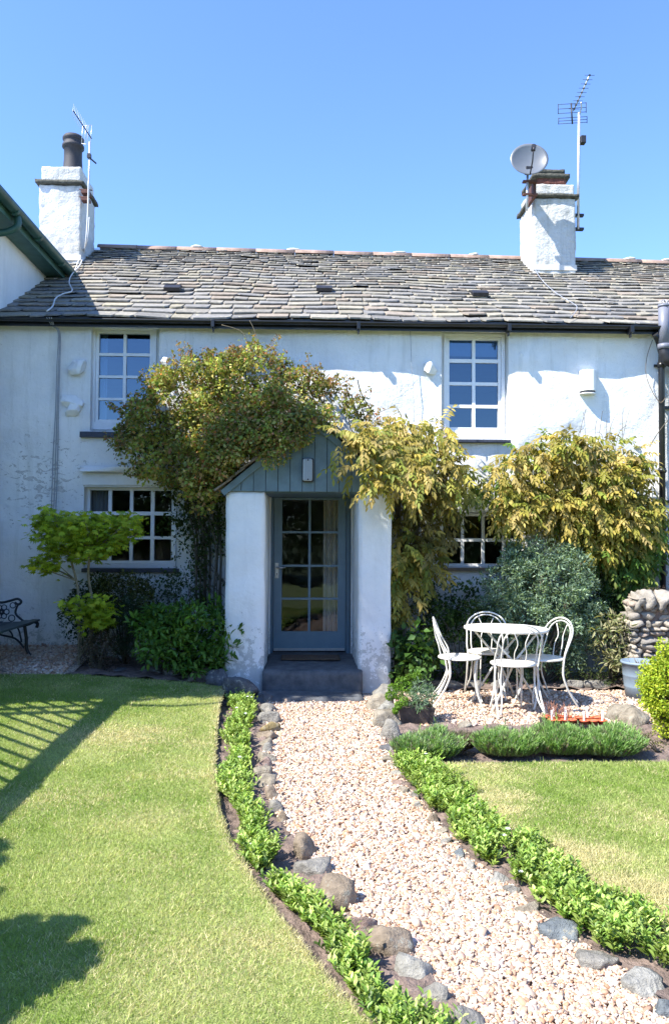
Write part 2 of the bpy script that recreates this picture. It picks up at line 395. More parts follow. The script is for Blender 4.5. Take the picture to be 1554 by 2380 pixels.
def ell_centers(c, r, n, zmin=None, shell=.5):
    u = unit(rng.standard_normal((n, 3))); k = (1-shell*rng.random((n, 1))**1.5); p = np.array(c)+u*np.array(r)*k
    if zmin is not None: p[:, 2] = np.maximum(p[:, 2], zmin)
    return p
def branches(base, tips, r0=.012, r1=.003, mb=None, bend=.15):
    mb = mb or MB(); base = Vector(base)
    for t in tips:
        t = Vector(t); d = t-base; m1 = base+d*.35+Vector((random.uniform(-1, 1), random.uniform(-1, 1), .3))*bend*d.length*.5
        m2 = base+d*.7+Vector((random.uniform(-1, 1), random.uniform(-1, 1), .3))*bend*d.length*.5
        p = spline([base, m1, m2, t], 5); k = len(p); mb.tube(p, [r0+(r1-r0)*i/(k-1) for i in range(k)], 6)
    return mb
def plant(name, label, cat, loc, parts, mat, stems=None, stemmat='bark', group=None, fol='foliage', stn='stem'):
    r = thing(name, label, cat, loc, group); V, Fc, C = join(parts)
    link(fol, np_mesh(fol, V, Fc, C), M[mat], r)
    if stems: stems.build(stn, M[stemmat], r)
    return r

# ------------------------------------------------------------------ world and sun
sun_dir = Vector((.74, .40, -1.0)).normalized()
el = math.asin(-sun_dir.z); az = math.atan2(-sun_dir.x, -sun_dir.y)
wd = bpy.data.worlds.new('World'); S.world = wd; wd.use_nodes = True
nt = wd.node_tree; bg = nt.nodes['Background']; sk = N(nt, 'ShaderNodeTexSky', sky_type='NISHITA'); sk.sun_disc = False
sk.sun_elevation = el; sk.sun_rotation = az; sk.altitude = 0; sk.air_density = 1.0; sk.dust_density = .1; sk.ozone_density = 4.0
nt.links.new(mix(nt, 1.0, sk.outputs[0], (.785, .905, 1.135), 'MULTIPLY'), bg.inputs[0]); bg.inputs[1].default_value = .15
sl = bpy.data.lights.new('sun', 'SUN'); so = bpy.data.objects.new('sun', sl); COL.objects.link(so)
sl.energy = 5.0; sl.angle = R(.5); sl.color = (1, .95, .87); so.rotation_euler = sun_dir.to_track_quat('-Z', 'Y').to_euler(); so.location = (-10, -8, 15)
S.view_settings.view_transform = 'Standard'; S.view_settings.look = 'None'; S.view_settings.exposure = 1.22; S.view_settings.gamma = 1
S.render.engine = 'CYCLES'
# ------------------------------------------------------------------ ground layout
def z8(x, y): return ((500+x/1.9425)*.796, (1900+y/1.9425)*.796)
def z2(x, y): return ((1000+x/1.632)*.796, (2100+y/1.632)*.796)
def lawnz(X, Y):
    X = np.asarray(X, float); Y = np.asarray(Y, float)
    return .07+.035*np.clip(Y+5, 0, 4.2)*np.clip((-X-.3)/2, 0, 1)+.012*np.sin(X*1.7+Y)*np.cos(Y*1.3)
def on_lawn(px, py):
    z = .1
    for _ in range(5): p = at_z(px, py, z); z = float(lawnz(p.x, p.y))
    return p
def curve(pts, z, extra_near=None, far=None):
    q = [at_z(x, y, z) if z is not None else on_lawn(x, y) for x, y in pts]
    a = sorted([(p.y, p.x) for p in q]); Ys = [t[0] for t in a]; Xs = [t[1] for t in a]
    if extra_near:
        for (yy, xx) in extra_near: Ys.insert(0, yy); Xs.insert(0, xx)
    return lambda y: np.interp(y, Ys, Xs)
XL = curve([(518, 1608), (508, 1640), (500, 1700), (496, 1800), (506, 1880), (530, 1955), (580, 2035), (640, 2120), (705, 2205), (765, 2280), (850, 2375)], None, [(-7.2, .75), (-9, 2.3), (-14, 6)])
XPL = curve([z8(540, 265), z8(560, 400), z8(535, 500), z8(545, 650), z8(560, 800), z8(600, 930), z8(740, 1090), z8(820, 1220), z8(940, 1370), z8(1090, 1540), z8(1260, 1640), z8(1420, 1790), z8(1500, 1930), z2(590, 1430)], 0, [(-7.2, 1.15), (-9, 2.7), (-14, 6.5)])
XPR = curve([z8(1115, 240), z8(1150, 350), z8(1180, 450), z8(1200, 560), z8(1250, 670), z8(1310, 780), z8(1390, 860), z8(1460, 950), z2(500, 570), z2(600, 690), z2(730, 770), z2(860, 890), z2(1020, 1010), z2(1200, 1150), z2(1400, 1260), z2(1510, 1370)], 0, [(-7.0, 2.9), (-9, 5.5), (-14, 9)])
XR = curve([z2(450, 232), z2(510, 290), z2(600, 375), z2(700, 450), z2(830, 560), z2(1000, 680), z2(1200, 765), z2(1350, 870), z2(1500, 950), z2(1554, 1010)], .05, [(-6.3, 3.2), (-7.5, 4.5), (-9, 6.5), (-14, 10)])
YLB = -1.12           # back edge of the left lawn
YRB = at_z(1250, 1772, .05).y

# wide ground to the horizon
m, nt, b = newmat('field_ground')
n = noise_n(nt, .6, 6); r = ramp(nt, n.outputs[0], [(.35, (.06, .085, .025)), (.65, (.10, .13, .04))])
nt.links.new(r.outputs[0], b.inputs['Base Color']); b.inputs['Roughness'].default_value = 1
M['field'] = m
mb = MB(); mb.add([(-500, -500, -.12), (500, -500, -.12), (500, 500, -.12), (-500, 500, -.12)], [(0, 1, 2, 3)])
tag(mb.build('ground', M['field'], origin=(0, 0, -.12)), kind='structure')

def sheet(name, xf0, xf1, y0, y1, nu, nv, zf, mat, skirt=None, col=None):
    """a strip of ground between two curves X(Y)"""
    ys = np.linspace(y0, y1, nv+1); us = np.linspace(0, 1, nu+1)
    X = np.array([xf0(y)*(1-us)+xf1(y)*us for y in ys]); Y = np.repeat(ys[:, None], nu+1, 1); Z = zf(X, Y)
    V = np.stack([X, Y, Z], -1).reshape(-1, 3); k = nu+1
    Fc = [(j*k+i, j*k+i+1, (j+1)*k+i+1, (j+1)*k+i) for j in range(nv) for i in range(nu)]
    V = list(map(tuple, V))
    if skirt:                      # cut edge of the turf on one side
        for side, dep in skirt:
            o = len(V)
            idx = [j*k+(nu if side == 'R' else 0) for j in range(nv+1)] if side in 'RL' else [(nv*k if side == 'B' else 0)+i for i in range(nu+1)]
            for i in idx: x, y, z = V[i]; V.append((x+(random.uniform(-.01, .01)), y, z-dep))
            for a in range(len(idx)-1): Fc.append((idx[a], idx[a+1], o+a+1, o+a))
    return tag(link(name, np_mesh(name, np.array(V), np.array(Fc), None, True), mat), kind='structure')
def wob(X, Y, a, s):
    return a*np.array([[noise.noise(Vector((float(x)*s, float(y)*s, 0))) for x, y in zip(rx, ry)] for rx, ry in zip(X, Y)])
# gravel bed (stones lie on it)
m, nt, b = newmat('gravel_bed')
tc = N(nt, 'ShaderNodeTexCoord'); v = N(nt, 'ShaderNodeTexVoronoi'); v.inputs['Scale'].default_value = 62; nt.links.new(tc.outputs['Object'], v.inputs['Vector'])
sp = N(nt, 'ShaderNodeSeparateColor'); nt.links.new(v.outputs['Color'], sp.inputs[0])
r = ramp(nt, sp.outputs[0], [(0, (.50, .36, .26)), (.35, (.66, .54, .42)), (.7, (.72, .64, .55)), (1, (.60, .44, .33))])
r2 = ramp(nt, v.outputs['Distance'], [(.25, 1), (.55, .35)])
nt.links.new(mix(nt, 1, r.outputs[0], r2.outputs[0], 'MULTIPLY'), b.inputs['Base Color']); bump(nt, b, v.outputs['Distance'], -.6, .012)
b.inputs['Roughness'].default_value = .85; M['gravel'] = m
sheet('gravel_path', lambda y: XPL(y)-.06, lambda y: XPR(y)+.06, -14, -1.0, 12, 160, lambda X, Y: wob(X, Y, .012, 2.0), M['gravel'])
sheet('patio_gravel', lambda y: XPR(y)+.05, lambda y: 6+0*y, -2.55, -.95, 60, 40, lambda X, Y: wob(X, Y, .01, 2.0)-.004, M['gravel'])
sheet('bench_gravel', lambda y: -7+0*y, lambda y: -2.35+0*y, -1.12, 0.1, 60, 20, lambda X, Y: .20+.12*(Y+1.1)+wob(X, Y, .01, 3.0), M['gravel'])
# soil
sheet('soil_bed', lambda y: XL(y)-.05, lambda y: XPL(y)+.0, -9, -1.05, 16, 330, lambda X, Y: .012+wob(X, Y, .016, 2)+wob(X, Y, .03, 9)+wob(X, Y, .022, 26), M['soil'])
sheet('soil_bed', lambda y: XPR(y), lambda y: XR(y)+.05, -9, YRB+.02, 16, 260, lambda X, Y: .015+wob(X, Y, .03, 9)+wob(X, Y, .022, 26), M['soil'])
sheet('soil_bed', lambda y: XPR(y)+.04, lambda y: 6+0*y, YRB-.1, -2.5, 120, 20, lambda X, Y: .022+wob(X, Y, .03, 9)+wob(X, Y, .02, 26), M['soil'])
sheet('soil_bed', lambda y: .9+0*y, lambda y: 6+0*y, -.98, .02, 80, 20, lambda X, Y: .03+wob(X, Y, .04, 6), M['soil'])
sheet('soil_bed', lambda y: -2.4+0*y, lambda y: -.86+0*y, -1.15, .02, 40, 20, lambda X, Y: .13+.08*np.clip(-X-1, 0, 1)+wob(X, Y, .04, 6), M['soil'])

# turf
m, nt, b = newmat('turf')
n = noise_n(nt, 2.2, 5, .65); r = ramp(nt, n.outputs[0], [(.30, (.17, .245, .05)), (.55, (.28, .33, .10)), (.78, (.40, .38, .18))])
n2 = noise_n(nt, 130, 3, .7); r2 = ramp(nt, n2.outputs[0], [(.3, .55), (.7, 1.35)])
nt.links.new(mix(nt, 1, r.outputs[0], r2.outputs[0], 'MULTIPLY'), b.inputs['Base Color']); bump(nt, b, n2.outputs[0], .8, .02)
b.inputs['Roughness'].default_value = .9; M['turf'] = m
sheet('lawn', lambda y: -9+0*y, XL, -15, YLB, 60, 220, lambda X, Y: lawnz(X, Y), M['turf'], [('R', .14), ('B', .2)])
sheet('lawn', XR, lambda y: np.maximum(XR(y)+.5, 9), -15, YRB, 40, 160, lambda X, Y: .05+0*X, M['turf'], [('L', .09), ('B', .09)])

def grass(name, label, n, xf0, xf1, y0, y1, zf, dry):
    Y = y0+(y1-y0)*rng.random(n*6); d = np.abs(Y-CAM.y)
    a, bb = xf0(Y), xf1(Y); X = a+(bb-a)*rng.random(len(Y))
    # what the camera could see, plus a margin
    vis = (np.abs(X/(Y-CAM.y)) < .50+.25/np.maximum(Y-CAM.y, .2)) & (Y > -7.3)
    keep = vis & (rng.random(len(Y)) < np.minimum(1, (3.0/d)**1.25)); X, Y = X[keep][:n], Y[keep][:n]; n = len(X)
    Z = zf(X, Y); d = Y-CAM.y
    def fld(s, o, sub=1):
        g = 90; xs = np.linspace(X.min(), X.max(), g); ys = np.linspace(Y.min(), Y.max(), g)
        G = np.array([[noise.fractal(Vector((x*s+o, y*s, o)), .8, 2.0, 4) for y in ys] for x in xs])
        fx = (X-xs[0])/(xs[-1]-xs[0])*(g-1); fy = (Y-ys[0])/(ys[-1]-ys[0])*(g-1); i = fx.astype(int).clip(0, g-2); j = fy.astype(int).clip(0, g-2); fx -= i; fy -= j
        return G[i, j]*(1-fx)*(1-fy)+G[i+1, j]*fx*(1-fy)+G[i, j+1]*(1-fx)*fy+G[i+1, j+1]*fx*fy
    f1 = fld(1.6, 3); f2 = fld(.6, 9); f3 = fld(5, 1)
    D = np.stack([rng.standard_normal(n)*.65+f3*.6, rng.standard_normal(n)*.65, .75+0*X], 1)
    t = np.clip(.5+f1*1.3+f2*.8, 0, 1)[:, None]
    C = np.array([.24, .335, .07])*(1-t)+np.array([.41, .465, .165])*t
    dr = np.zeros(n)
    for (px, py, rr, k) in dry:
        p = on_lawn(px, py) if xf1(-3.) < .5 else at_z(px, py, .05)
        dr = np.maximum(dr, k*np.exp(-(((X-p.x)**2)/(rr*1.5)**2+((Y-p.y)**2)/rr**2)))
    edge = np.minimum(np.abs(X-xf1(Y)), np.abs(X-xf0(Y))); dr = np.maximum(dr, .55*np.exp(-(edge/.07)**2))
    straw = (rng.random(n) < np.clip(.12+dr*1.3+f3*.22+f2*.2, 0, 1)); C[straw] = np.array([.58, .52, .30])*(1+.2*rng.standard_normal((straw.sum(), 1)))
    C *= (1+.2*rng.standard_normal((n, 1))).clip(.5, 1.6)
    L = (.014+.014*rng.random(n))*(1+.3*f3); L[rng.random(n) < .01] *= 1.8
    Wd = .0024+.0011*np.clip(d-2, 0, 6)/2
    T = (np.array([[-.5, 0, 0], [.5, 0, 0], [.12, .95, -.12], [-.12, .95, -.12]]), [(0, 1, 2, 3)])
    Nn = rng.standard_normal((n, 3)); V, Fc, CC = leaves(np.stack([X, Y, Z-.003], 1), D, Nn, L, Wd, C, T)
    tag(link(name, np_mesh(name, V, Fc, CC), M['grass']), label, 'grass', kind='stuff')
grass('grass', 'short mown grass of the large lawn left of the gravel path', 330000, lambda y: -5.2+0*y, lambda y: XL(y)+.015, -7.2, YLB, lawnz,
      [(270, 1712, .26, .8), (345, 1700, .14, .8), (480, 1800, .16, .5), (470, 1730, .14, .5), (640, 2190, .2, .4), (120, 1860, .25, .4), (330, 1900, .2, .3), (420, 2250, .25, .3)])
grass('grass', 'short mown grass of the small lawn right of the gravel path', 110000, lambda y: XR(y)-.015, lambda y: 4.6+0*y, -6.6, YRB, lambda X, Y: .05+0*X,
      [z2(680, 370)+(.16, .9), z2(720, 430)+(.14, .8), z2(1080, 640)+(.18, .8), z2(1400, 850)+(.24, .85), z2(1500, 480)+(.2, .3), z2(560, 225)+(.3, .5)])

# pebbles
ico_v = []; ph = (1+5**.5)/2
for a, b_ in ((-1, ph), (1, ph), (-1, -ph), (1, -ph)): ico_v.append((a, b_, 0))
for a, b_ in ((-1, ph), (1, ph), (-1, -ph), (1, -ph)): ico_v.append((0, a, b_))
for a, b_ in ((ph, -1), (ph, 1), (-ph, -1), (-ph, 1)): ico_v.append((a, 0, b_))
ico_v = np.array(ico_v)/math.hypot(1, ph)
ico_f = np.array([(0, 11, 5), (0, 5, 1), (0, 1, 7), (0, 7, 10), (0, 10, 11), (1, 5, 9), (5, 11, 4), (11, 10, 2), (10, 7, 6), (7, 1, 8), (3, 9, 4), (3, 4, 2), (3, 2, 6), (3, 6, 8), (3, 8, 9), (4, 9, 5), (2, 4, 11), (6, 2, 10), (8, 6, 7), (9, 8, 1)])
def pebbles(name, label, X, Y, Z, size, cols, w=None):
    n = len(X); s = size*np.exp(.36*rng.standard_normal(n)); k = 1+.22*rng.standard_normal((n, 12, 1))
    sc = np.stack([s*.5*(1+.25*rng.random(n)), s*.5*(.7+.3*rng.random(n)), s*.5*(.42+.25*rng.random(n))], 1)
    V = ico_v[None]*k*sc[:, None, :]
    a = rng.random(n)*6.283; tl = rng.standard_normal((n, 2))*.35; ca, sa = np.cos(a), np.sin(a)
    V[..., 2] += V[..., 0]*tl[:, :1]+V[..., 1]*tl[:, 1:]
    x = V[..., 0]*ca[:, None]-V[..., 1]*sa[:, None]; y = V[..., 0]*sa[:, None]+V[..., 1]*ca[:, None]
    V = np.stack([x+X[:, None], y+Y[:, None], V[..., 2]+Z[:, None]], -1).reshape(-1, 3)
    Fc = (ico_f[None]+(np.arange(n)*12)[:, None, None]).reshape(-1, 3); C = pick(cols, n, .10, w)
    return tag(link(name, np_mesh(name, V, Fc, np.repeat(C, 12, axis=0), True), M['pebble']), label, 'gravel', kind='stuff')
PC = [(.58, .46, .35), (.52, .38, .27), (.47, .29, .18), (.40, .22, .13), (.68, .60, .51), (.28, .22, .19), (.56, .40, .34)]
PW = [.26, .22, .17, .08, .15, .04, .08]
def strip_pts(n, f0, f1, y0, y1, nearbias):
    Y = y0+(y1-y0)*rng.random(n*5); d = Y-CAM.y; k = rng.random(len(Y)) < np.minimum(1, (nearbias/d)**1.3); Y = Y[k][:n]
    a, bb = f0(Y), f1(Y); w = bb-a; X = a+w*rng.random(len(Y)); return X, Y
X, Y = strip_pts(46000, lambda y: XPL(y)-.02, lambda y: XPR(y)+.03, -7.1, -1.3, 3.2)
sz = np.clip(.0152+.0010*(Y-CAM.y-3), .015, .019); pebbles('gravel', 'pale pink and cream gravel of the garden path', X, Y, .006+.010*rng.random(len(X)), sz, PC, PW)
X, Y = strip_pts(15000, lambda y: XPR(y)+.16, lambda y: 4.2+0*y, -2.5, -.98, 99); pebbles('gravel', 'pale gravel under the white garden table and chairs', X, Y, .004+.010*rng.random(len(X)), .021, PC, PW)
X, Y = strip_pts(6500, lambda y: -4.2+0*y, lambda y: -2.45+0*y, -1.12, 0, 99); pebbles('gravel', 'shaded gravel beneath the iron bench by the wall', X, Y, .205+.12*(Y+1.1)+.01*rng.random(len(X)), .026, PC, PW)

# ------------------------------------------------------------------ edging stones, each a thing
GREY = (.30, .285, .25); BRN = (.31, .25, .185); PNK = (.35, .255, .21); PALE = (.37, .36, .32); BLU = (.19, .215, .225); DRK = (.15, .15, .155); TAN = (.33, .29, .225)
def ordn(i):
    return ['first', 'second', 'third', 'fourth', 'fifth', 'sixth', 'seventh', 'eighth', 'ninth', 'tenth', 'eleventh', 'twelfth', 'thirteenth', 'fourteenth', 'fifteenth', 'sixteenth', 'seventeenth', 'eighteenth', 'nineteenth', 'twentieth', 'twenty-first', 'twenty-second', 'twenty-third', 'twenty-fourth'][i]
def edging(cv, x, y, w, h, col, label, group, seed, hz=None, k=1.32, flat=False, lift=0, rotz=None, cat='stone'):
    px, py = cv(x, y); sc = .796/(1.9425 if cv is z8 else 1.632)
    p = at_z(px, py+h*sc*.15, .03+lift); q = p.y-CAM.y; pm = F/q; wm = w*sc/pm
    hm = hz if hz else max(.06, min(.20, h*sc/pm*.75)); dm = min(max(wm*.8, h*sc/pm*1.1), .32) if not flat else wm*.9
    me = rock_mesh(wm*k, dm*k*.93, hm*k*1.8, seed, 3, col, .30, .45 if not flat else .75)
    a = rotz if rotz is not None else random.uniform(-.4, .4)
    o = link('edging_stone', me, M['stone']); o.location = (p.x, p.y, lift+hm*.15); o.rotation_euler = (random.uniform(-.12, .12), random.uniform(-.12, .12), a)
    tag(o, label, cat, group)
GL = 'stones edging the left side of the gravel path'; GR = 'stones edging the right side of the gravel path'
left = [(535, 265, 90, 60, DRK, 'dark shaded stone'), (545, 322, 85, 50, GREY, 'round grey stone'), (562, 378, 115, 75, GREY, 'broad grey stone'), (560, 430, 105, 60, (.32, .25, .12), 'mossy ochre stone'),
        (545, 472, 130, 50, BRN, 'flat brown slab'), (540, 520, 105, 55, TAN, 'pale tan stone'), (545, 553, 70, 35, GREY, 'small grey stone'), (540, 602, 105, 45, TAN, 'low tan stone'), (520, 638, 120, 50, PNK, 'pinkish stone'),
        (530, 678, 110, 50, TAN, 'smooth tan stone'), (535, 728, 112, 75, TAN, 'tall tan stone with a flat front'), (570, 800, 80, 80, BRN, 'brown stone half hidden by leaves'), (590, 880, 90, 70, GREY, 'grey stone among periwinkle leaves'),
        (630, 940, 60, 45, BRN, 'little brown stone'), (760, 1110, 110, 130, BRN, 'upright brown stone leaning to the path'), (805, 1215, 190, 95, GREY, 'flat grey slab with sharp point'), (930, 1365, 210, 165, BRN, 'big rounded brown boulder'),
        (1060, 1545, 165, 130, PNK, 'blocky pink stone'), (1235, 1635, 240, 150, BRN, 'large round brown boulder'), (1400, 1785, 205, 155, PALE, 'pale grey white angular stone'), (1490, 1925, 150, 110, GREY, 'grey stone with leaves over it')]
for i, (x, y, w, h, c, t) in enumerate(left):
    edging(z8, x, y, w, h, c, '%s, %s from the steps on the left path edge' % (t, ordn(i)), GL, i+1, flat=(w > 1.9*h))
edging(z2, 590, 1425, 150, 60, GREY, 'low grey stone, nearest to the viewer on the left path edge', GL, 40)
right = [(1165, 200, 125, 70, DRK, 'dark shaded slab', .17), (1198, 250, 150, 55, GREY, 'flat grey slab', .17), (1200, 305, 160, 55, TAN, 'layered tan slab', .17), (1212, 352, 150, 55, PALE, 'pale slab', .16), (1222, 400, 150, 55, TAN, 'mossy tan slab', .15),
         (1238, 465, 125, 95, GREY, 'tall grey rock', .17), (1240, 540, 120, 40, DRK, 'thin dark slate', .06), (1250, 595, 125, 45, TAN, 'flat tan stone', .04), (1268, 638, 80, 40, TAN, 'small tan stone', .04), (1285, 675, 85, 45, PALE, 'pale low stone', .04), (1290, 730, 85, 40, PNK, 'flush pinkish stone', .04),
         (1318, 770, 70, 58, TAN, 'small round tan stone', .06), (1385, 805, 66, 58, GREY, 'small domed grey stone', .06), (1405, 862, 58, 42, PALE, 'tiny pale stone', .05), (1480, 938, 78, 48, BRN, 'brown pointed stone', .06), (1528, 1000, 90, 60, TAN, 'flat tan stone set low', .04)]
for i, (x, y, w, h, c, t, hz) in enumerate(right):
    edging(z8, x, y, w, h, c, '%s, %s from the steps on the right path edge' % (t, ordn(i)), GR, i+60, hz=hz*.8, k=1.22, flat=i < 6 and i != 5, rotz=.15 if i < 6 else None)
right2 = [(490, 560, 60, 60, GREY, 'narrow grey stone'), (550, 622, 50, 55, BLU, 'narrow bluish stone'), (607, 680, 60, 62, PALE, 'pale grey stone'), (742, 742, 90, 62, PALE, 'flat pale stone'), (805, 792, 70, 45, GREY, 'little grey stone'), (882, 878, 110, 85, TAN, 'broken tan slab'),
          (1035, 980, 185, 120, BLU, 'angular bluish stone'), (1215, 1128, 160, 65, GREY, 'half sunk slab'), (1425, 1245, 185, 110, PALE, 'big pale stone'), (1530, 1360, 100, 85, BLU, 'last grey stone')]
for i, (x, y, w, h, c, t) in enumerate(right2):
    edging(z2, x, y, w, h, c, '%s, %s past the tall grey rock, right path edge' % (t, ordn(i+10)), GR, i+90, hz=.035+.02*(i > 5), k=1.3)
# stones along the back of the left lawn and at the porch foot
GB = 'stones edging the back of the left lawn'
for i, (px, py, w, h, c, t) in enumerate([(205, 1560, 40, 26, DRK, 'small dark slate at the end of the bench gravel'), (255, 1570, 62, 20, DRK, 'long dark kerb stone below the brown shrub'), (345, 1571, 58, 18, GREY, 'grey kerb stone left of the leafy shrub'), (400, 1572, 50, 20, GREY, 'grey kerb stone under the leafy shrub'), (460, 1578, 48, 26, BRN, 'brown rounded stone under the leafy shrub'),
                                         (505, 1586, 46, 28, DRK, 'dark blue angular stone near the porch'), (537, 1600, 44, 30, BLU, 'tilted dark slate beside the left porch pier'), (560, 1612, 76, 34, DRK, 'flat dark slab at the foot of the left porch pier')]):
    p = at_z(px, py, .14 if i < 6 else .08); pm = ppm(p.y); me = rock_mesh(w/pm*1.4, .22, h/pm*2.0, 130+i, 3, c, .22, .8)
    o = link('kerb_stone', me, M['stone']); o.location = (p.x, p.y+.05, p.z+.01); tag(o, t, 'stone', GB)
GP = 'stones edging the bed behind the table'
for i, (px, w, t) in enumerate([(1035, 80, 'long brown kerb slab behind the left chair'), (1105, 46, 'short kerb stone behind the back chair'), (1160, 50, 'kerb stone hidden behind the table legs'), (1395, 70, 'slate strip in front of the pale bush'), (1330, 52, 'slate strip below the blue green conifer')]):
    p = at_z(px, 1594, .04); pm = ppm(p.y); me = rock_mesh(w/pm*1.3, .10, .15, 150+i, 3, BRN if i == 0 else GREY, .15, .95)
    o = link('kerb_stone', me, M['stone']); o.location = (p.x, p.y+.03, .03); tag(o, t, 'stone', GP)
for i, (px, py, w, h, t) in enumerate([(1440, 1662, 70, 34, 'flat tan rock behind the seed tray'), (1474, 1672, 60, 30, 'tan rock beside the golden shrub'), (1080, 1684, 30, 14, 'grey stone between the lavender clumps'), (1170, 1690, 34, 14, 'pale stone sunk in gravel behind the lavender')]):
    p = at_z(px, py, .04); pm = ppm(p.y); me = rock_mesh(w/pm*1.35, .30 if i < 2 else .12, .22 if i < 2 else .08, 160+i, 3, TAN, .25, .6)
    o = link('garden_rock', me, M['stone']); o.location = (p.x, p.y, .03); tag(o, t, 'stone', 'rocks at the front of the patio')
# ------------------------------------------------------------------ cottage
cott = thing('cottage', 'long white lime washed cottage with slate roof and gabled porch', 'house', (0, 0, 0))
XR_END = at_y(1531, 1100, 0).x; XL_END = -3.62
def opening(l, r, t, b, Y=0.0):
    a = at_y(l, t, Y); c = at_y(r, b, Y); return (a.x, c.x, c.z, a.z)
O_UL = opening(213, 368, 758, 1004); O_UR = opening(1025, 1181, 766, 1022); O_LL = opening(196, 411, 1131, 1322); O_LR = opening(1012, 1222, 1190, 1322)
O_D = (-.53, .53, -.2, 2.2)
OP = [O_UL, O_UR, O_LL, O_LR, O_D]
zt = 4.16
def wall_disp(x, z):
    k = 0
    a = nz(x, 0, z, .9, 3)*.035+nz(x, 0, z, 2.6, 8)*.012+nz(x, 0, z, 7, 5)*.006
    if x > 1.9: a = a*1.3+nz(x, 0, z, 4, 11)*.012
    for (xa, xb, za, zb) in OP:            # stay flat near openings
        dx = max(xa-x, 0, x-xb); dz = max(za-z, 0, z-zb); d = math.hypot(dx, dz); k = max(k, 1-d/.10)
    return a*(1-max(k, 0))
def wall_mesh(x0, x1, z0, z1, ops, cell, disp, reveal=.14):
    def br(lo, hi, cuts):
        c = sorted(set([lo, hi]+[q for q in cuts if lo < q < hi])); out = []
        for a, b2 in zip(c[:-1], c[1:]):
            n = max(1, int(round((b2-a)/cell))); out += [a+(b2-a)*i/n for i in range(n)]
        return out+[hi]
    xs = br(x0, x1, [o[0] for o in ops]+[o[1] for o in ops]); zs = br(z0, z1, [o[2] for o in ops]+[o[3] for o in ops])
    mb = MB(); vs = [(x, -disp(x, z), z) for x in xs for z in zs]; nzc = len(zs); fs = []
    for i in range(len(xs)-1):
        for j in range(nzc-1):
            cx = (xs[i]+xs[i+1])/2; cz = (zs[j]+zs[j+1])/2
            if any(o[0] < cx < o[1] and o[2] < cz < o[3] for o in ops): continue
            fs.append((i*nzc+j, (i+1)*nzc+j, (i+1)*nzc+j+1, i*nzc+j+1))
    mb.add(vs, fs, True); return mb
mb = wall_mesh(XL_END, XR_END, -.2, zt, OP, .045, wall_disp)
# wall thickness: reveals as their own part, end face in the wall
mb.add([(XR_END, 0, -.2), (XR_END, .3, -.2), (XR_END, .3, zt), (XR_END, 0, zt)], [(0, 1, 2, 3)])
me_w = mb.build('wall', M['wall'], cott)
DR = .13
def reveal(op, parent):
    xa, xb, za, zb = op; rv = MB(); d = DR+.12
    vs = [(x, y, z) for y in (0, d) for x, z in ((xa, za), (xb, za), (xb, zb), (xa, zb))]
    rv.add(vs, [(0, 1, 5, 4), (1, 2, 6, 5), (2, 3, 7, 6), (3, 0, 4, 7)]); rv.build('reveal', M['pier'], parent)

# rooms behind the glass
room = MB()
room.add([(XL_END, 4.4, -.2), (XR_END, 4.4, -.2), (XR_END, 4.4, 4.2), (XL_END, 4.4, 4.2)], [(0, 1, 2, 3)])
room.add([(XL_END+.01, .25, -.2), (XL_END+.01, 4.4, -.2), (XL_END+.01, 4.4, 4.2), (XL_END+.01, .25, 4.2)], [(0, 1, 2, 3)])
room.add([(XR_END-.01, .25, -.2), (XR_END-.01, 4.4, -.2), (XR_END-.01, 4.4, 4.2), (XR_END-.01, .25, 4.2)], [(0, 1, 2, 3)])
for xx in (-1.0, 1.1): room.add([(xx, .3, -.2), (xx, 4.4, -.2), (xx, 4.4, 4.2), (xx, .3, 4.2)], [(0, 1, 2, 3)])
room.add([(XL_END, .0, 4.13), (XR_END, .0, 4.13), (XR_END, 4.4, 4.13), (XL_END, 4.4, 4.13)], [(0, 1, 2, 3)])
room.build('inner_wall', M['interior'], cott)
fl = MB(); fl.box(XL_END+.02, XR_END-.02, .27, 4.39, .12, .2); fl.box(XL_END+.02, XR_END-.02, .27, 4.39, 2.28, 2.42); fl.build('floor', M['floor_in'], cott)
# inner face of the front wall, set back, keeps rooms dark
inn = wall_mesh(XL_END, XR_END, -.2, zt, [(a-.01, b2+.01, c-.01, d+.01) for a, b2, c, d in OP], .4, lambda x, z: -.262)
inn.build('inner_front_wall', M['interior'], cott)

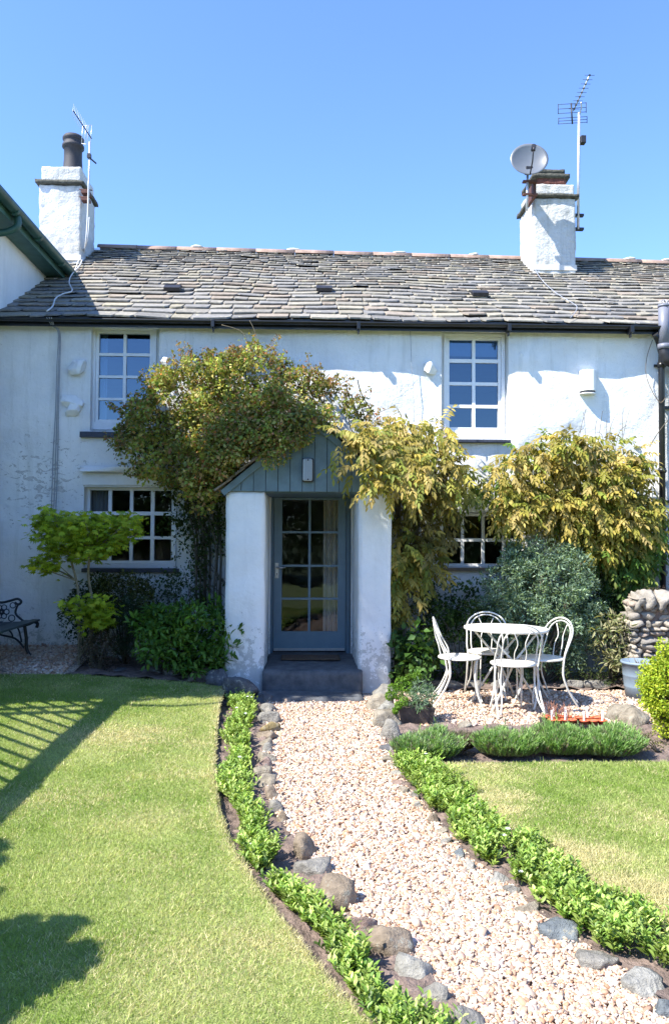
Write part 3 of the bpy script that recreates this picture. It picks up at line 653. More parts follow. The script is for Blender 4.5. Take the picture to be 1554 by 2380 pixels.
def window(op, frame_px, cols, rows, nm_sill, glassm, sillm='sill', lab=None, bottom=None):
    """frame, sash bars and panes at depth DR"""
    Yw = DR; fl_, fr_, ft_, fb_ = frame_px
    a = at_y(fl_, ft_, Yw); c = at_y(fr_, fb_, Yw); x0, x1, z1, z0 = a.x, c.x, a.z, c.z
    w = MB(); xs = [(at_y(l, ft_, Yw).x, at_y(r_, ft_, Yw).x) for l, r_ in cols]; zs = [(at_y((fl_+fr_)/2, b2, Yw).z, at_y((fl_+fr_)/2, t, Yw).z) for t, b2 in rows]
    xa, xb = xs[0][0], xs[-1][1]; zb_, za_ = zs[0][1], zs[-1][0]
    # outer frame (proud), then sash
    e = .035
    w.box(x0, xa-e, Yw-.03, Yw+.06, z0, z1); w.box(xb+e, x1, Yw-.03, Yw+.06, z0, z1); w.box(xa-e, xb+e, Yw-.03, Yw+.06, zb_+e, z1); w.box(xa-e, xb+e, Yw-.03, Yw+.06, z0, za_-e)
    s = .012
    w.box(xa-e+.002, xa, Yw-s, Yw+.05, za_-e+.002, zb_+e-.002); w.box(xb, xb+e-.002, Yw-s, Yw+.05, za_-e+.002, zb_+e-.002)
    w.box(xa, xb, Yw-s, Yw+.05, zb_, zb_+e-.002); w.box(xa, xb, Yw-s, Yw+.05, za_-e+.002, za_)
    for i in range(len(xs)-1): w.box(xs[i][1], xs[i+1][0], Yw-.004, Yw+.04, za_, zb_)
    for j in range(len(zs)-1):
        for i in range(len(xs)): w.box(xs[i][0], xs[i][1], Yw-.002, Yw+.038, zs[j+1][1], zs[j][0])
    f = w.build('window', M['trim'], cott)
    g = MB(); g.add([(xa-.002, Yw+.02, za_-.002), (xb+.002, Yw+.02, za_-.002), (xb+.002, Yw+.02, zb_+.002), (xa-.002, Yw+.02, zb_+.002)], [(0, 1, 2, 3)])
    g.build('pane', glassm, f)
    if lab: f['label'] = lab
    reveal(op, f)
    sr = MB(); oa, ob, oc, od = op
    sr.box(oa, x0-.001, Yw+.0, Yw+.07, oc, od); sr.box(x1+.001, ob, Yw+.0, Yw+.07, oc, od); sr.box(x0-.001, x1+.001, Yw+.002, Yw+.07, z1+.001, od); sr.box(x0-.001, x1+.001, Yw+.002, Yw+.07, oc, z0-.001); sr.build('surround', M['pier'], f)
    sl_, sr_, st_, sb_ = nm_sill
    p = at_y(sl_, st_, -.06); q = at_y(sr_, sb_, -.06); k = MB(); k.box(p.x, q.x, -.07, DR+.0, q.z, p.z); k.build('sill', M[sillm], f, bevel=.004)
    return (xa, xb, za_, zb_), f
R1, W1 = window(O_UL, (218, 362, 763, 1000), [(232, 288), (295, 350)], [(776, 821), (827.6, 873), (879, 925), (931, 976)], (186, 392, 1003, 1018), M['glass_up'], lab='tall eight pane window at upper left')
R2, W2 = window(O_UR, (1030, 1171, 777, 1018), [(1043, 1096), (1103.5, 1156)], [(791, 835), (843.5, 888.5), (896, 941), (948.5, 994)], (1040, 1186, 1021, 1029), M['glass_up'], lab='tall eight pane window at upper right')
R3, W3 = window(O_LL, (203, 409, 1132, 1320), [(211, 253), (261, 303), (310.5, 351.5), (360, 400)], [(1140, 1189), (1197.5, 1246), (1253, 1303)], (190, 415, 1321, 1331), M['glass'], lab='twelve pane ground floor window behind the maple')
R4, W4 = window(O_LR, (1016, 1219, 1192, 1320), [(1029, 1070), (1077, 1118), (1125, 1166), (1173, 1212)], [(1200, 1251), (1259, 1310)], (1005, 1228, 1320, 1328), M['glass'], 'timber', lab='ground floor window behind wisteria')
def wavy(mb, x0, x1, z0, z1, Y, amp=.012, k=60, n=40):
    vs = []; fs = []
    for i in range(n+1):
        x = x0+(x1-x0)*i/n; y = Y+amp*math.sin(i*k/n*1.0); vs += [(x, y, z0), (x, y+.01*math.sin(i), z1)]
    for i in range(n): fs.append((2*i, 2*i+2, 2*i+3, 2*i+1))
    mb.add(vs, fs, True); return mb
wavy(MB(), R1[0]-.05, R1[0]+.07, R1[2]-.05, R1[3]+.05, DR+.12, .01, 30).build('curtain', M['blind'], W1)
bl = MB(); zb2 = at_y(1100, 826, DR).z; bl.box(R2[0]-.03, R2[1]+.03, DR+.06, DR+.064, zb2, R2[3]+.04); bl.build('blind', M['blind'], W2)
wavy(MB(), R3[0]-.02, R3[0]+.20, R3[2], R3[3]+.05, DR+.14, .012, 30).build('curtain', M['interior'], W3)

# slab lintel and drip stone over the lower left window, stones sticking out of the wall
def rockpart(name, px, py, w, h, Y, dep, seed, mat='pier', boxy=.8, parent=cott, col=(1, 1, 1), rough=.22):
    p = at_y(px, py, Y); pm = ppm(Y); me = rock_mesh(w/pm*1.3, dep*1.2, h/pm*1.35, seed, 4, col, rough, boxy); me.transform(Matrix.Translation(p)); return link(name, me, M[mat], parent)
rockpart('drip_stone', 285, 1090, 205, 15, -.05, .16, 5, boxy=.95, rough=.18)
q = opening(193, 412, 1099, 1129, -.01); k = MB(); k.box(q[0], q[1], -.022, .05, q[2], q[3]); k.build('lintel', M['pier'], cott, bevel=.006)
rockpart('jutting_stone', 180, 856, 40, 30, -.03, .14, 11); rockpart('jutting_stone', 166, 934, 50, 26, -.02, .12, 12); rockpart('jutting_stone', 172, 952, 34, 26, -.03, .12, 13)
rockpart('jutting_stone', 386, 842, 22, 22, -.03, .12, 14); rockpart('jutting_stone', 1000, 856, 26, 24, -.02, .10, 15); rockpart('jutting_stone', 1208, 826, 14, 12, -.01, .06, 16)

# ---------------- roof
YE = -.15
eL, eR = at_y(0, 737, YE), at_y(1500, 757, YE); ez = lambda x: eL.z+(eR.z-eL.z)*(x-eL.x)/(eR.x-eL.x)
YRG = 3.25
rL, rR = at_y(225, 577, YRG), at_y(1540, 614, YRG); rz = lambda x: rL.z+(rR.z-rL.z)*(x-rL.x)/(rR.x-rL.x)
def roofpt(x, t, off=0):
    """t 0 at the eave, 1 at the ridge"""
    y = YE+(YRG-YE)*t; sag = -.05*math.sin(math.pi*t)+.03*nz(x, t*3, 0, .8, 2); z = ez(x)+(rz(x)-ez(x))*t+sag
    s = math.atan2(rz(x)-ez(x), YRG-YE); return Vector((x, y-math.sin(s)*off, z+math.cos(s)*off))
X0, X1 = -3.66, 6.2
deck = MB(); nx = 60; vs = []; fs = []
for i in range(nx+1):
    for j in range(9): vs.append(roofpt(X0+(X1-X0)*i/nx, j/8, -.03))
for i in range(nx):
    for j in range(8): fs.append((i*9+j, (i+1)*9+j, (i+1)*9+j+1, i*9+j+1))
deck.col = (.03, .03, .03); deck.add(vs, fs, True)
b0, b1 = rz(X0), rz(X1)     # back slope
deck.add([(X0, YRG, b0-.03), (X1, YRG, b1-.03), (X1, YRG+3.4, b1-2.1), (X0, YRG+3.4, b0-2.1)], [(0, 1, 2, 3)])
roof = deck.build('roof', M['slate'], cott)
sl = MB(); t = 0; rows = []; NR = 23
wts = [1.55-.95*(i/(NR-1))**.8 for i in range(NR)]; tot = sum(wts); acc = 0
SC = [(.275, .26, .225), (.25, .24, .22), (.29, .27, .225), (.22, .215, .205), (.31, .285, .225), (.265, .25, .22), (.28, .24, .195)]
for r_ in range(NR):
    t0 = acc/tot; acc += wts[r_]; t1 = acc/tot+.55*wts[r_]/tot; x = X0+random.uniform(-.3, 0); wmean = .30-.13*r_/NR
    while x < X1:
        w = wmean*random.uniform(.55, 1.6); g = random.uniform(.001, .006)
        # leave room for the chimneys is not needed: slates run under them
        c = random.choice(SC); k = random.uniform(.84, 1.14); sl.col = tuple(v*k for v in c)
        th = random.uniform(.009, .016)*(1.25-.5*r_/NR); lift = random.uniform(0, .008)*(random.random() < .4)+(.012 if random.random() < .04 else 0); j = lambda a: random.uniform(-a, a); tl = (t1-t0)
        ch = min(w*.12, .035); d0 = t0+j(.10*(acc/tot-t0)*1.0); x1 = x+w-g
        pts = [(x+j(.004), t1), (x+j(.006), d0+.30*tl*.5), (x+ch*random.uniform(.3, 1.3), d0+j(.003)), (x+w*.5, d0+j(.0035)), (x1-ch*random.uniform(.3, 1.3), d0+j(.003)), (x1+j(.006), d0+.30*tl*.5), (x1+j(.004), t1)]
        tilt = j(.006)
        vs = []
        for top in (0, 1):
            for i, (xx, tt) in enumerate(pts):
                u = (tt-t0)/max(t1-t0, 1e-6); base = .019*(1-u)-.010*u+lift*(1-u)+tilt*((xx-x)/w-.5)*2*(1-u)
                inset = .006*top if 0 < i < 6 else 0
                p = roofpt(xx+(inset if i < 3 else -inset if i > 3 else 0), tt+(.0012*top if 0 < i < 6 else 0), base+(th if top else 0)*(1 if u < .9 else .5)); vs.append(p)
        n = 7
        sl.add(vs, [tuple(range(n-1, -1, -1)), tuple(range(n, 2*n))]+[(i, (i+1) % n, n+(i+1) % n, n+i) for i in range(n)])
        x += w
sl.build('slates', M['slate'], roof)
rd = MB()   # ridge tiles: half round clay
x = -3.3
while x < X1:
    L = .62; x2 = x+L-.008
    vs = []; fs = []; nn = 9; jz = random.uniform(-.003, .003)
    for xx in (x, x2):
        for rr in (.090, .072):
            for k2 in range(nn):
                a = math.pi*(k2/(nn-1)); vs.append((xx, YRG-math.cos(a)*rr*1.15, rz(xx)+jz-.02+math.sin(a)*rr*.9))
    for k2 in range(nn-1):
        fs += [(k2, k2+1, 2*nn+k2+1, 2*nn+k2), (nn+k2, 3*nn+k2, 3*nn+k2+1, nn+k2+1), (k2, nn+k2, nn+k2+1, k2+1), (2*nn+k2, 2*nn+k2+1, 3*nn+k2+1, 3*nn+k2)]
    rd.add(vs, fs, True); x += L
rd.build('ridge_tiles', M['ridge'], roof)
mo = MB(); x = -3.2
for px in (680, 925, 1100, 1455, 1545, 460):
    p = at_y(px, 590, YRG); me = rock_mesh(random.uniform(.2, .3), .16, .06, int(px), 2, (1, 1, 1), .3, .4); me.transform(Matrix.Translation((p.x, YRG-.02, rz(p.x)+.055))); link('mortar_patch', me, M['mortar'], roof)
# roof vents
def on_roof(px, py):
    lo, hi = 0.0, 1.0
    for _ in range(30):
        mid = (lo+hi)/2; p = at_y(px, py, YE+(YRG-YE)*mid); q = roofpt(p.x, mid, .03)
        if p.z < q.z: hi = mid
        else: lo = mid
    return roofpt(p.x, mid, .03), mid
slope = math.atan2(rz(0)-ez(0), YRG-YE)
for px, py in ((403, 676), (753, 677), (1112, 688)):
    p, t = on_roof(px, py); w = MB(); u = Vector((0, math.cos(slope), math.sin(slope))); nrm = Vector((0, -math.sin(slope), math.cos(slope)))
    hw = .105; prof = [(-.10, 0), (-.10, .05), (.02, .055), (.16, .01), (.16, 0)]
    poly = [p+Vector((-hw, 0, 0))+u*a+nrm*(b2+.015) for a, b2 in prof]; w.prism(poly, (2*hw, 0, 0)); w.build('roof_vent', M['dark_metal'], roof, bevel=.006)

# gutter
def gutter(name, x0, x1, parent, mat='black'):
    g = MB(); n = 9; rr = .038; secs = []
    for xx in np.linspace(x0, x1, 30):
        zc = ez(xx)-.035; yc = YE-.03; secs.append([(xx, yc+rr*math.cos(a), zc+.02-rr*math.sin(a)) for a in np.linspace(0, math.pi, n)]+[(xx, yc+(rr-.006)*math.cos(a), zc+.02-(rr-.006)*math.sin(a)) for a in np.linspace(math.pi, 0, n)])
    vs = [p for s in secs for p in s]; k = 2*n; fs = []
    for i in range(len(secs)-1):
        for j in range(k): fs.append((i*k+j, i*k+(j+1) % k, (i+1)*k+(j+1) % k, (i+1)*k+j))
    g.add(vs, fs, True); f = MB()
    o = g.build(name, M[mat], parent)
    f.add([(x0, -.115, ez(x0)-.09), (x1, -.115, ez(x1)-.09), (x1, -.115, ez(x1)+.03), (x0, -.115, ez(x0)+.03)], [(0, 1, 2, 3)])
    f.build('fascia', M['black'], parent)
    return o
gt = gutter('gutter', X0, XR_END+.02, cott)
for px in (495, 833, 1182, 1466):
    p = at_y(px, 760, YE-.06); b_ = MB(); b_.box(p.x-.02, p.x+.02, YE-.10, YE+.03, ez(p.x)-.105, ez(p.x)-.02); b_.box(p.x-.008, p.x+.008, YE-.05, YE+.0, ez(p.x)-.15, ez(p.x)-.1); b_.build('gutter_bracket', M['black'], gt, bevel=.004)
soff = MB(); soff.add([(X0, -.12, ez(X0)-.06), (X1, -.12, ez(X1)-.06), (X1, .02, ez(X1)-.03), (X0, .02, ez(X0)-.03)], [(0, 1, 2, 3)]); soff.build('soffit', M['black'], cott)

# ---------------- chimneys
def chimney(px_l, px_r, py_b, py_c, py_t, Yf, dep, lab):
    a = at_y(px_l, py_b, Yf); c = at_y(px_r, py_c, Yf); t = at_y(px_r, py_t, Yf).z; x0, x1 = a.x, c.x; zc = c.z
    me = rough_box(x0, x1, Yf, Yf+dep, a.z-.5, zc, .022, .013, int(px_l), freq=8); ch = link('chimney', me, M['harl'], cott); ch['label'] = lab
    me = rough_box(x0-.045, x1+.045, Yf-.05, Yf+dep+.05, zc, zc+.055, .04, .018, 3, .008, 8); link('drip_course', me, M['capslate'], ch)
    me = rough_box(x0+.015, x1-.015, Yf+.02, Yf+dep-.02, zc+.055, t, .022, .012, 9, freq=8); link('chimney_cap', me, M['harl'], ch)
    k = MB(); k.box(x0-.008, x1+.008, Yf-.012, Yf+.1, a.z-.10, a.z-.02+.0); k.build('flashing', M['mortar'], ch)
    return ch, x0, x1, zc, t, a.z
chL, lx0, lx1, lzc, lzt, lzb = chimney(89, 190, 588, 430, 386, 2.35, .75, 'thick chimney with a dark pot at the left end')
p = at_y(170, 386, 2.75); pt = MB(); r0 = 22/ppm(2.75)
H = (at_y(170, 318, 2.75).z-lzt)
pt.lathe([(r0*1.15, -.02), (r0*1.12, .02), (r0*.98, H*.25), (r0*.92, H*.45), (r0*.92, H*.70), (r0*1.12, H*.72), (r0*1.12, H*.78), (r0*.98, H*.80), (r0*.98, H*.88), (r0*1.08, H*.9), (r0*1.1, H*.95), (r0*.95, H), (r0*.8, H), (r0*.75, H*.8), (r0*.75, .1)], (p.x, 2.75, lzt), 24)
pt.build('chimney_pot', M['pot_dark'], chL)
chR, rx0, rx1, rzc, rzt, rzb = chimney(1240, 1337, 612, 461, 427, 2.45, .78, 'short chimney under a mossy slab at the right')
k = MB(); a = at_y(1243, 427, 2.6)
for (l, r_, tp, bt, y0, y1, mt, nm) in [(1247, 1315, 410, 428, 2.53, 3.13, 'brick', 'brick_course'), (1237, 1325, 402, 411, 2.50, 3.16, 'capslate', 'cap_slab'), (1249, 1313, 392, 402, 2.55, 3.1, 'capslate', 'cap_slab')]:
    p0 = at_y(l, bt, y0); p1 = at_y(r_, tp, y0); link(nm, rough_box(p0.x, p1.x, y0, y1, p0.z-.004, p1.z, .05, .012, 4, .01, 6), M[mt], chR)

# ---------------- porch
por = thing('porch', 'white porch with two piers and a blue grey boarded gable', 'porch', (0, -.5, 0))
YP = -1.05
def px_x(px, Y): return at_y(px, 1300, Y).x
pl0, pl1, pr0, pr1 = px_x(523.5, YP), px_x(615.5, YP), px_x(832, YP), px_x(910, YP); zl = at_y(715, 1142, YP).z
link('left_pier', rough_box(pl0, pl1, YP, -.02, -.1, zl, .05, .010, 21, .012, 2.5), M['pier'], por).name = 'pier'
link('pier', rough_box(pr0, pr1, YP, -.02, -.1, zl, .05, .010, 33, .012, 2.5), M['pier'], por)
link('pier_inner', rough_box(pl1-.03, pl1+.012, -.02, .20, 0, 2.2, .06, .004, 3, .004), M['pier'], por)
link('pier_inner', rough_box(pr0-.012, pr0+.03, -.02, .20, 0, 2.2, .06, .004, 5, .004), M['pier'], por)
# gable
YG = YP-.03; gz0 = zl-.005; ap = at_y(723, 985, YG); gx0, gx1 = px_x(527, YG), px_x(921, YG)
xm = ap.x; hgt = ap.z-gz0
gab = None; x = gx0; pw = .1265; boards = []
def gtop(x): return gz0+hgt*max(0, 1-abs(x-xm)/((xm-gx0) if x < xm else (gx1-xm)))
mbg = MB()
i = 0; ps = [px_x((600+q/2.59)*.796, YG) for q in (172, 265, 358, 450, 543, 635, 727, 820, 915, 1008, 1101, 1194, 1287)]; ps = [gx0]+ps[1:-1]+[gx1]
for a, b2 in zip(ps[:-1], ps[1:]):
    a2, b3 = a+.003, b2-.003; pts = [(a2, gz0), (b3, gz0), (b3, gtop(b3))]
    if a2 < xm < b3: pts.append((xm, gtop(xm)))
    pts.append((a2, gtop(a2))); mbg.prism([(x_, YG, z_) for x_, z_ in pts], (0, .02, 0))
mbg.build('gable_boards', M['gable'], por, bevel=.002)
k = MB(); k.prism([(gx0, YG+.022, gz0), (gx1, YG+.022, gz0), (xm, YG+.022, gz0+hgt)], (0, .03, 0)); k.build('gable_backing', M['dark_metal'], por)
for side in (-1, 1):
    xe = gx0-.06 if side < 0 else gx1+.06; ze = gz0-.03; top = Vector((xm, YG-.03, gz0+hgt+.05)); bot = Vector((xe, YG-.03, ze+.02)); d = (bot-top); nrm = Vector((-d.z, 0, d.x)).normalized(); nrm = nrm if nrm.z > 0 else -nrm
    k = MB(); k.prism([top-nrm*.05, bot-nrm*.05, bot+nrm*.015, top+nrm*.015], (0, .028, 0)); k.build('bargeboard', M['gable'], por, bevel=.003)
    # porch roof slates
    k = MB(); Ls = d.length; dn = d.normalized()
    nr = 7
    for r_ in range(nr):
        y = YG-.08
        while y < -.05:
            wv = random.uniform(.14, .26); c = random.choice(SC); kk = random.uniform(.7, 1.1); k.col = tuple(v*kk for v in c)
            s0 = top+dn*(Ls*(r_/nr))+nrm*(.02+.008); s1 = top+dn*(Ls*((r_+1.25)/nr))+nrm*(.045)
            y2 = min(y+wv-.006, -.02); th = nrm*.016
            A = Vector((s0.x, y, s0.z)); B = Vector((s1.x, y, s1.z)); C_ = Vector((s1.x, y2, s1.z)); D_ = Vector((s0.x, y2, s0.z)); k.prism([A, B, C_, D_], th); y += wv
    k.build('porch_roof_slates', M['slate'], por)
k = MB(); k.prism([(xm-.09, YG-.10, gz0+hgt+.035), (xm, YG-.10, gz0+hgt+.115), (xm+.09, YG-.10, gz0+hgt+.035), (xm+.075, YG-.10, gz0+hgt+.02), (xm, YG-.10, gz0+hgt+.09), (xm-.075, YG-.10, gz0+hgt+.02)], (0, 1.0, 0)); k.build('porch_ridge_tile', M['ridge'], por)
# ceiling of the porch and lintel
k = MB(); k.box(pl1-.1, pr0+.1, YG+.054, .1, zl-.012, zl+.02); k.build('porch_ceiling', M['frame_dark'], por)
# floor slab and steps
zs1 = at_z(715, 1559, .25); ystep = -1.16
link('step', rough_box(pl1-.012, pr0+.045, ystep, .2, -.1, .245, .05, .006, 2, .008), M['step'], por)
link('step', rough_box(px_x(590, -1.5), px_x(846, -1.5), -1.52, ystep+.02, -.1, .05, .05, .008, 6, .010), M['step'], por)

# door
YD = .13
dr0, dr1 = px_x(636, YD), px_x(803, YD); dzb = .262; dzt = at_y(715, 1146, YD).z
g0, g1 = px_x(655, YD), px_x(785, YD); gm0, gm1 = px_x(716.3, YD), px_x(721.7, YD)
zz = [at_y(715, v, YD).z for v in (1162, 1237, 1315, 1391.5, 1467.5)]
door = MB(); door.box(dr0, g0, YD, YD+.045, dzb, dzt); door.box(g1, dr1, YD, YD+.045, dzb, dzt); door.box(g0, g1, YD, YD+.045, zz[0], dzt); door.box(g0, g1, YD, YD+.045, dzb, zz[4])
hb = .012; door.box(gm0, gm1, YD+.004, YD+.04, zz[4], zz[0])
for v in zz[1:4]:
    door.box(g0, gm0, YD+.006, YD+.038, v-hb, v+hb); door.box(gm1, g1, YD+.006, YD+.038, v-hb, v+hb)
dob = door.build('door', M['door'], cott); dob['label'] = 'blue grey glazed front door with eight panes'
k = MB(); k.add([(g0-.002, YD+.02, zz[4]-.002), (g1+.002, YD+.02, zz[4]-.002), (g1+.002, YD+.02, zz[0]+.002), (g0-.002, YD+.02, zz[0]+.002)], [(0, 1, 2, 3)]); k.build('pane', M['glass'], dob)
k = MB(); hx = px_x(643.5, YD); hz = at_y(643, 1326, YD).z
k.box(hx-.022, hx+.022, YD-.006, YD, hz-.09, hz+.09); k.build('handle_plate', M['metal'], dob, bevel=.003)
k = MB(); hz2 = at_y(643, 1319, YD).z; k.tube([(hx, YD-.005, hz2), (hx, YD-.045, hz2)], .009, 10); k.tube([(hx-.004, YD-.045, hz2), (hx+.05, YD-.05, hz2-.002), (hx+.105, YD-.045, hz2+.002)], [.009, .008, .006], 10); k.build('handle', M['metal'], dob)
k = MB(); k.tube([(hx, YD-.0075, hz-.035), (hx, YD-.005, hz-.035)], .006, 10); k.box(hx-.003, hx+.003, YD-.0072, YD-.0055, hz-.055, hz-.035); k.build('keyhole', M['dark_metal'], dob)
k = MB(); k.box(dr0+.01, dr1-.01, YD-.012, YD-.001, dzb, dzb+.03); k.build('draught_strip', M['metal'], dob)
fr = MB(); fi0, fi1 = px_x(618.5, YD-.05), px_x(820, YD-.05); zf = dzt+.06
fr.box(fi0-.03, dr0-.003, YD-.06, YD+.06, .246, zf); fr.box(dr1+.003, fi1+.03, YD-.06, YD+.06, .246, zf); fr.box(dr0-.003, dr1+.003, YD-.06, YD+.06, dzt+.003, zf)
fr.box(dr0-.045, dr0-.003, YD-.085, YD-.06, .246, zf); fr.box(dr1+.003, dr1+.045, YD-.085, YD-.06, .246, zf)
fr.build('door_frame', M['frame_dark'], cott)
cx0, cx1 = px_x(751, .3), px_x(792, .3); wavy(MB(), cx0, cx1, .3, dzt+.1, .30, .018, 26, 60).build('curtain', M['curtain'], dob)

# wall lamp, door mat, alarm
lp = at_y(715.5, 1093, YG); tl = thing('wall_lamp', 'oblong bulkhead lamp with ribbed glass on the blue porch gable', 'lamp', (lp.x, YG, lp.z)); pm = ppm(YG)
def rbox(mb, cx, cz, w, h, y0, y1, r=.02, n=5):
    pts = []
    for (sx, sz, a0) in ((1, 1, 0), (-1, 1, 90), (-1, -1, 180), (1, -1, 270)):
        for i in range(n+1):
            a = R(a0+90*i/n); pts.append((cx+sx*(w/2-r)+r*math.cos(a), y0, cz+sz*(h/2-r)+r*math.sin(a)))
    return mb.prism(pts, (0, y1-y0, 0))
w_, h_ = 27/pm, 56/pm
rbox(MB(), lp.x, lp.z, w_, h_, YG-.03, YG-.0005, .02).build('lamp_base', M['dark_metal'], tl, bevel=.004)
rbox(MB(), lp.x-.003, lp.z, w_*.84, h_*.93, YG-.075, YG-.03, .018).build('diffuser', M['diffuser'], tl, bevel=.014)
for s_ in (-1, 1): MB().tube([(lp.x, YG-.078, lp.z+s_*h_*.40), (lp.x, YG-.074, lp.z+s_*h_*.40)], .008, 8).build('screw', M['dark_metal'], tl)
p0 = at_z(653, 1531, .25); p1 = at_z(790, 1531, .25)
me = rough_box(p0.x, p1.x, p0.y-.14, p0.y+.17, .252, .272, .03, .005, 5, .004, 9); o = link('doormat', me, M['mat'], None, base_of(me)); tag(o, 'worn brown coir doormat on the top step', 'doormat')
pa = at_y(1362, 887, 0); al = thing('alarm_box', 'white curved alarm box high on the sunlit wall', 'alarm box', tuple(pa))
ab = MB(); aw, ah = 37/ppm(-.1), 50/ppm(-.1); prof = []
for i in range(9):
    a = i/8; prof.append((-.5+a, -.045-.07*(1-(2*a-1)**4)))
def albox(z0, z1, k=1.0, o=0):
    vs = []; m_ = len(prof)
    pts = [(pa.x+aw*u*k, yv*k) for u, yv in prof]+[(pa.x+aw*.5*k, .03), (pa.x-aw*.5*k, .03)]
    return [(x, y, z0) for x, y in pts], (0, 0, z1-z0)
ab.prism(*albox(pa.z-ah*.5, pa.z+ah*.5)); ab.build('alarm_cover', M['alarm'], al, bevel=.006)
k = MB(); k.prism(*albox(pa.z-ah*.5-.022, pa.z-ah*.5-.004, .96)); k.build('sounder_grille', M['dark_metal'], al); k = MB(); k.prism(*albox(pa.z-ah*.5-.032, pa.z-ah*.5-.023, 1.02)); k.build('base_rim', M['alarm'], al)

# ---------------- pipes at the right end
def pipe(name, pts, r, mat, label, cat, extra=None, group=None):
    t = thing(name, label, cat, (pts[0][0], pts[0][1], min(p[2] for p in pts)), group); MB().tube(pts, r, 14).build('pipe', M[mat], t); return t
d0 = at_y(1536, 1000, -.07); zg = ez(d0.x)
dp = pipe('downpipe', [(d0.x-.12, YE-.03, zg-.10), (d0.x-.06, YE+.02, zg-.16), (d0.x, -.09, zg-.32), (d0.x, -.08, zg-.4), (d0.x, -.07, .05)], .036, 'black', 'black rainwater downpipe at the right end of the white wall', 'drainpipe')
for z in (3.65, 2.4, 1.2):
    k = MB(); k.tube([(d0.x, -.075, z-.03), (d0.x, -.075, z+.03)], .044, 12); k.box(d0.x-.07, d0.x+.07, -.045, -.03, z-.015, z+.015); k.build('pipe_collar', M['black'], dp)
s0 = at_y(1541, 712, -.18); s1 = at_y(1539, 800, -.18); s2 = at_y(1538, 825, -.18)
vp = thing('vent_pipe', 'fat grey soil vent pipe rising past the gutter at right', 'pipe', (s1.x, -.18, s1.z-.2))
rr = 12.5/ppm(-.18)
MB().tube([(s0.x, -.18, s0.z), (s0.x, -.18, s1.z-.02)], rr, 18).build('pipe', M['grey_pipe'], vp)
MB().tube([(s0.x, -.18, s1.z-.0), (s0.x, -.18, s1.z-.06)], rr*1.18, 18).build('pipe_collar', M['grey_pipe'], vp)
MB().tube(spline([(s0.x, -.18, s1.z-.05), (s0.x+.01, -.18, s1.z-.13), (s0.x+.07, -.17, s1.z-.2), (s0.x+.35, -.15, s1.z-.21)], 6), rr*1.02, 18).build('elbow', M['dark_metal'], vp)
MB().tube([(s0.x, -.18, s0.z-.01), (s0.x, -.18, s0.z+.015)], rr*1.1, 18).build('pipe_collar', M['grey_pipe'], vp)
k = MB()
for i in range(9):
    a = i*2*math.pi/9; k.tube([(s0.x+rr*math.cos(a), -.18+rr*math.sin(a), s0.z), (s0.x+rr*.7*math.cos(a), -.18+rr*.7*math.sin(a), s0.z+.06), (s0.x, -.18, s0.z+.08)], .003, 5)
k.build('wire_cage', M['alu'], vp)

# ---------------- neighbours
nb = thing('neighbouring_cottage', 'grey roughcast cottage wall beyond the black downpipe', 'house', (XR_END+.5, 0, 0))
link('wall', rough_box(XR_END+.01, 7.2, .03, .3, -.2, 4.1, .09, .02, 44, .006, 2), M['harl'], nb)
for px, py in ((1549, 948), (1548, 1166)):
    p = at_y(px, py, .02); k = MB(); k.box(p.x-.05, p.x+.4, -.02, .03, p.z-.015, p.z+.015); k.build('iron_strap', M['black'], nb)
XW = -3.58; XG = -3.30; ZG = 5.27; YF = -2.45
wg = thing('neighbouring_wing', 'taller white house wing with green eaves at the left edge', 'house', (XW-1.5, -.5, 0))
link('wall', rough_box(XW-2.8, XW, YF+.15, -.012, -.2, ZG+.05, .12, .006, 14, .004), M['wing'], wg); link('wall', rough_box(XW-2.8, XW-.002, -.010, 2.6, 3.2, ZG+.05, .12, .006, 15, .004), M['wing'], wg)
k = MB(); k.prism([(XG-.02, YF, ZG+.02), (XG-1.9, YF, ZG+1.4), (XG-3.8, YF, ZG+.02), (XG-3.8, YF, ZG-.06), (XG-1.9, YF, ZG+1.3), (XG-.02, YF, ZG-.04)], (0, 2.1-YF+.0, 0)); k.build('roof', M['slate'], wg)

def wgut(y0, y1):
    g = MB(); n = 9; r = .07; vs = []; fs = []; secs = 8
    for yy in np.linspace(y0, y1, secs):
        for rad, order in ((r, 1), (r-.008, -1)):
            for i in range(n):
                a = math.pi*(i if order > 0 else n-1-i)/(n-1); vs.append((XG+.02+rad*math.cos(a), yy, ZG-.005-rad*math.sin(a)))
    k_ = 2*n
    for i in range(secs-1):
        for j in range(k_): fs.append((i*k_+j, i*k_+(j+1) % k_, (i+1)*k_+(j+1) % k_, (i+1)*k_+j))
    return g.add(vs, fs, True)
gg = wgut(YF-.03, 2.02).build('gutter', M['green_gutter'], wg)
for y in (-.35, .42, 1.3): MB().tube([(XG+.02, y-.03, ZG-.03), (XG+.02, y+.03, ZG-.03)], .062, 14).build('gutter_joint', M['green_gutter'], gg)
k = MB(); k.box(XG-.075, XG-.05, YF, 2.0, ZG-.13, ZG+.03); k.build('fascia', M['green_board'], wg)
k = MB(); k.box(XW, XG-.075, YF, 2.0, ZG-.12, ZG-.10); k.build('soffit', M['green_board'], wg)
MB().tube(spline([(XG+.02, -.25, ZG-.06), (XG+.02, -.25, ZG-.18), (XG-.08, -.27, ZG-.25), (XG-.2, -.3, ZG-.29), (XW+.06, -.3, ZG-.36), (XW+.06, -.3, ZG-.55)], 5), .04, 12).build('swan_neck', M['green_gutter'], wg)
MB().tube([(XW+.06, -.3, ZG-.5), (XW+.06, -.3, .3)], .038, 12).build('downpipe', M['green_gutter'], wg)

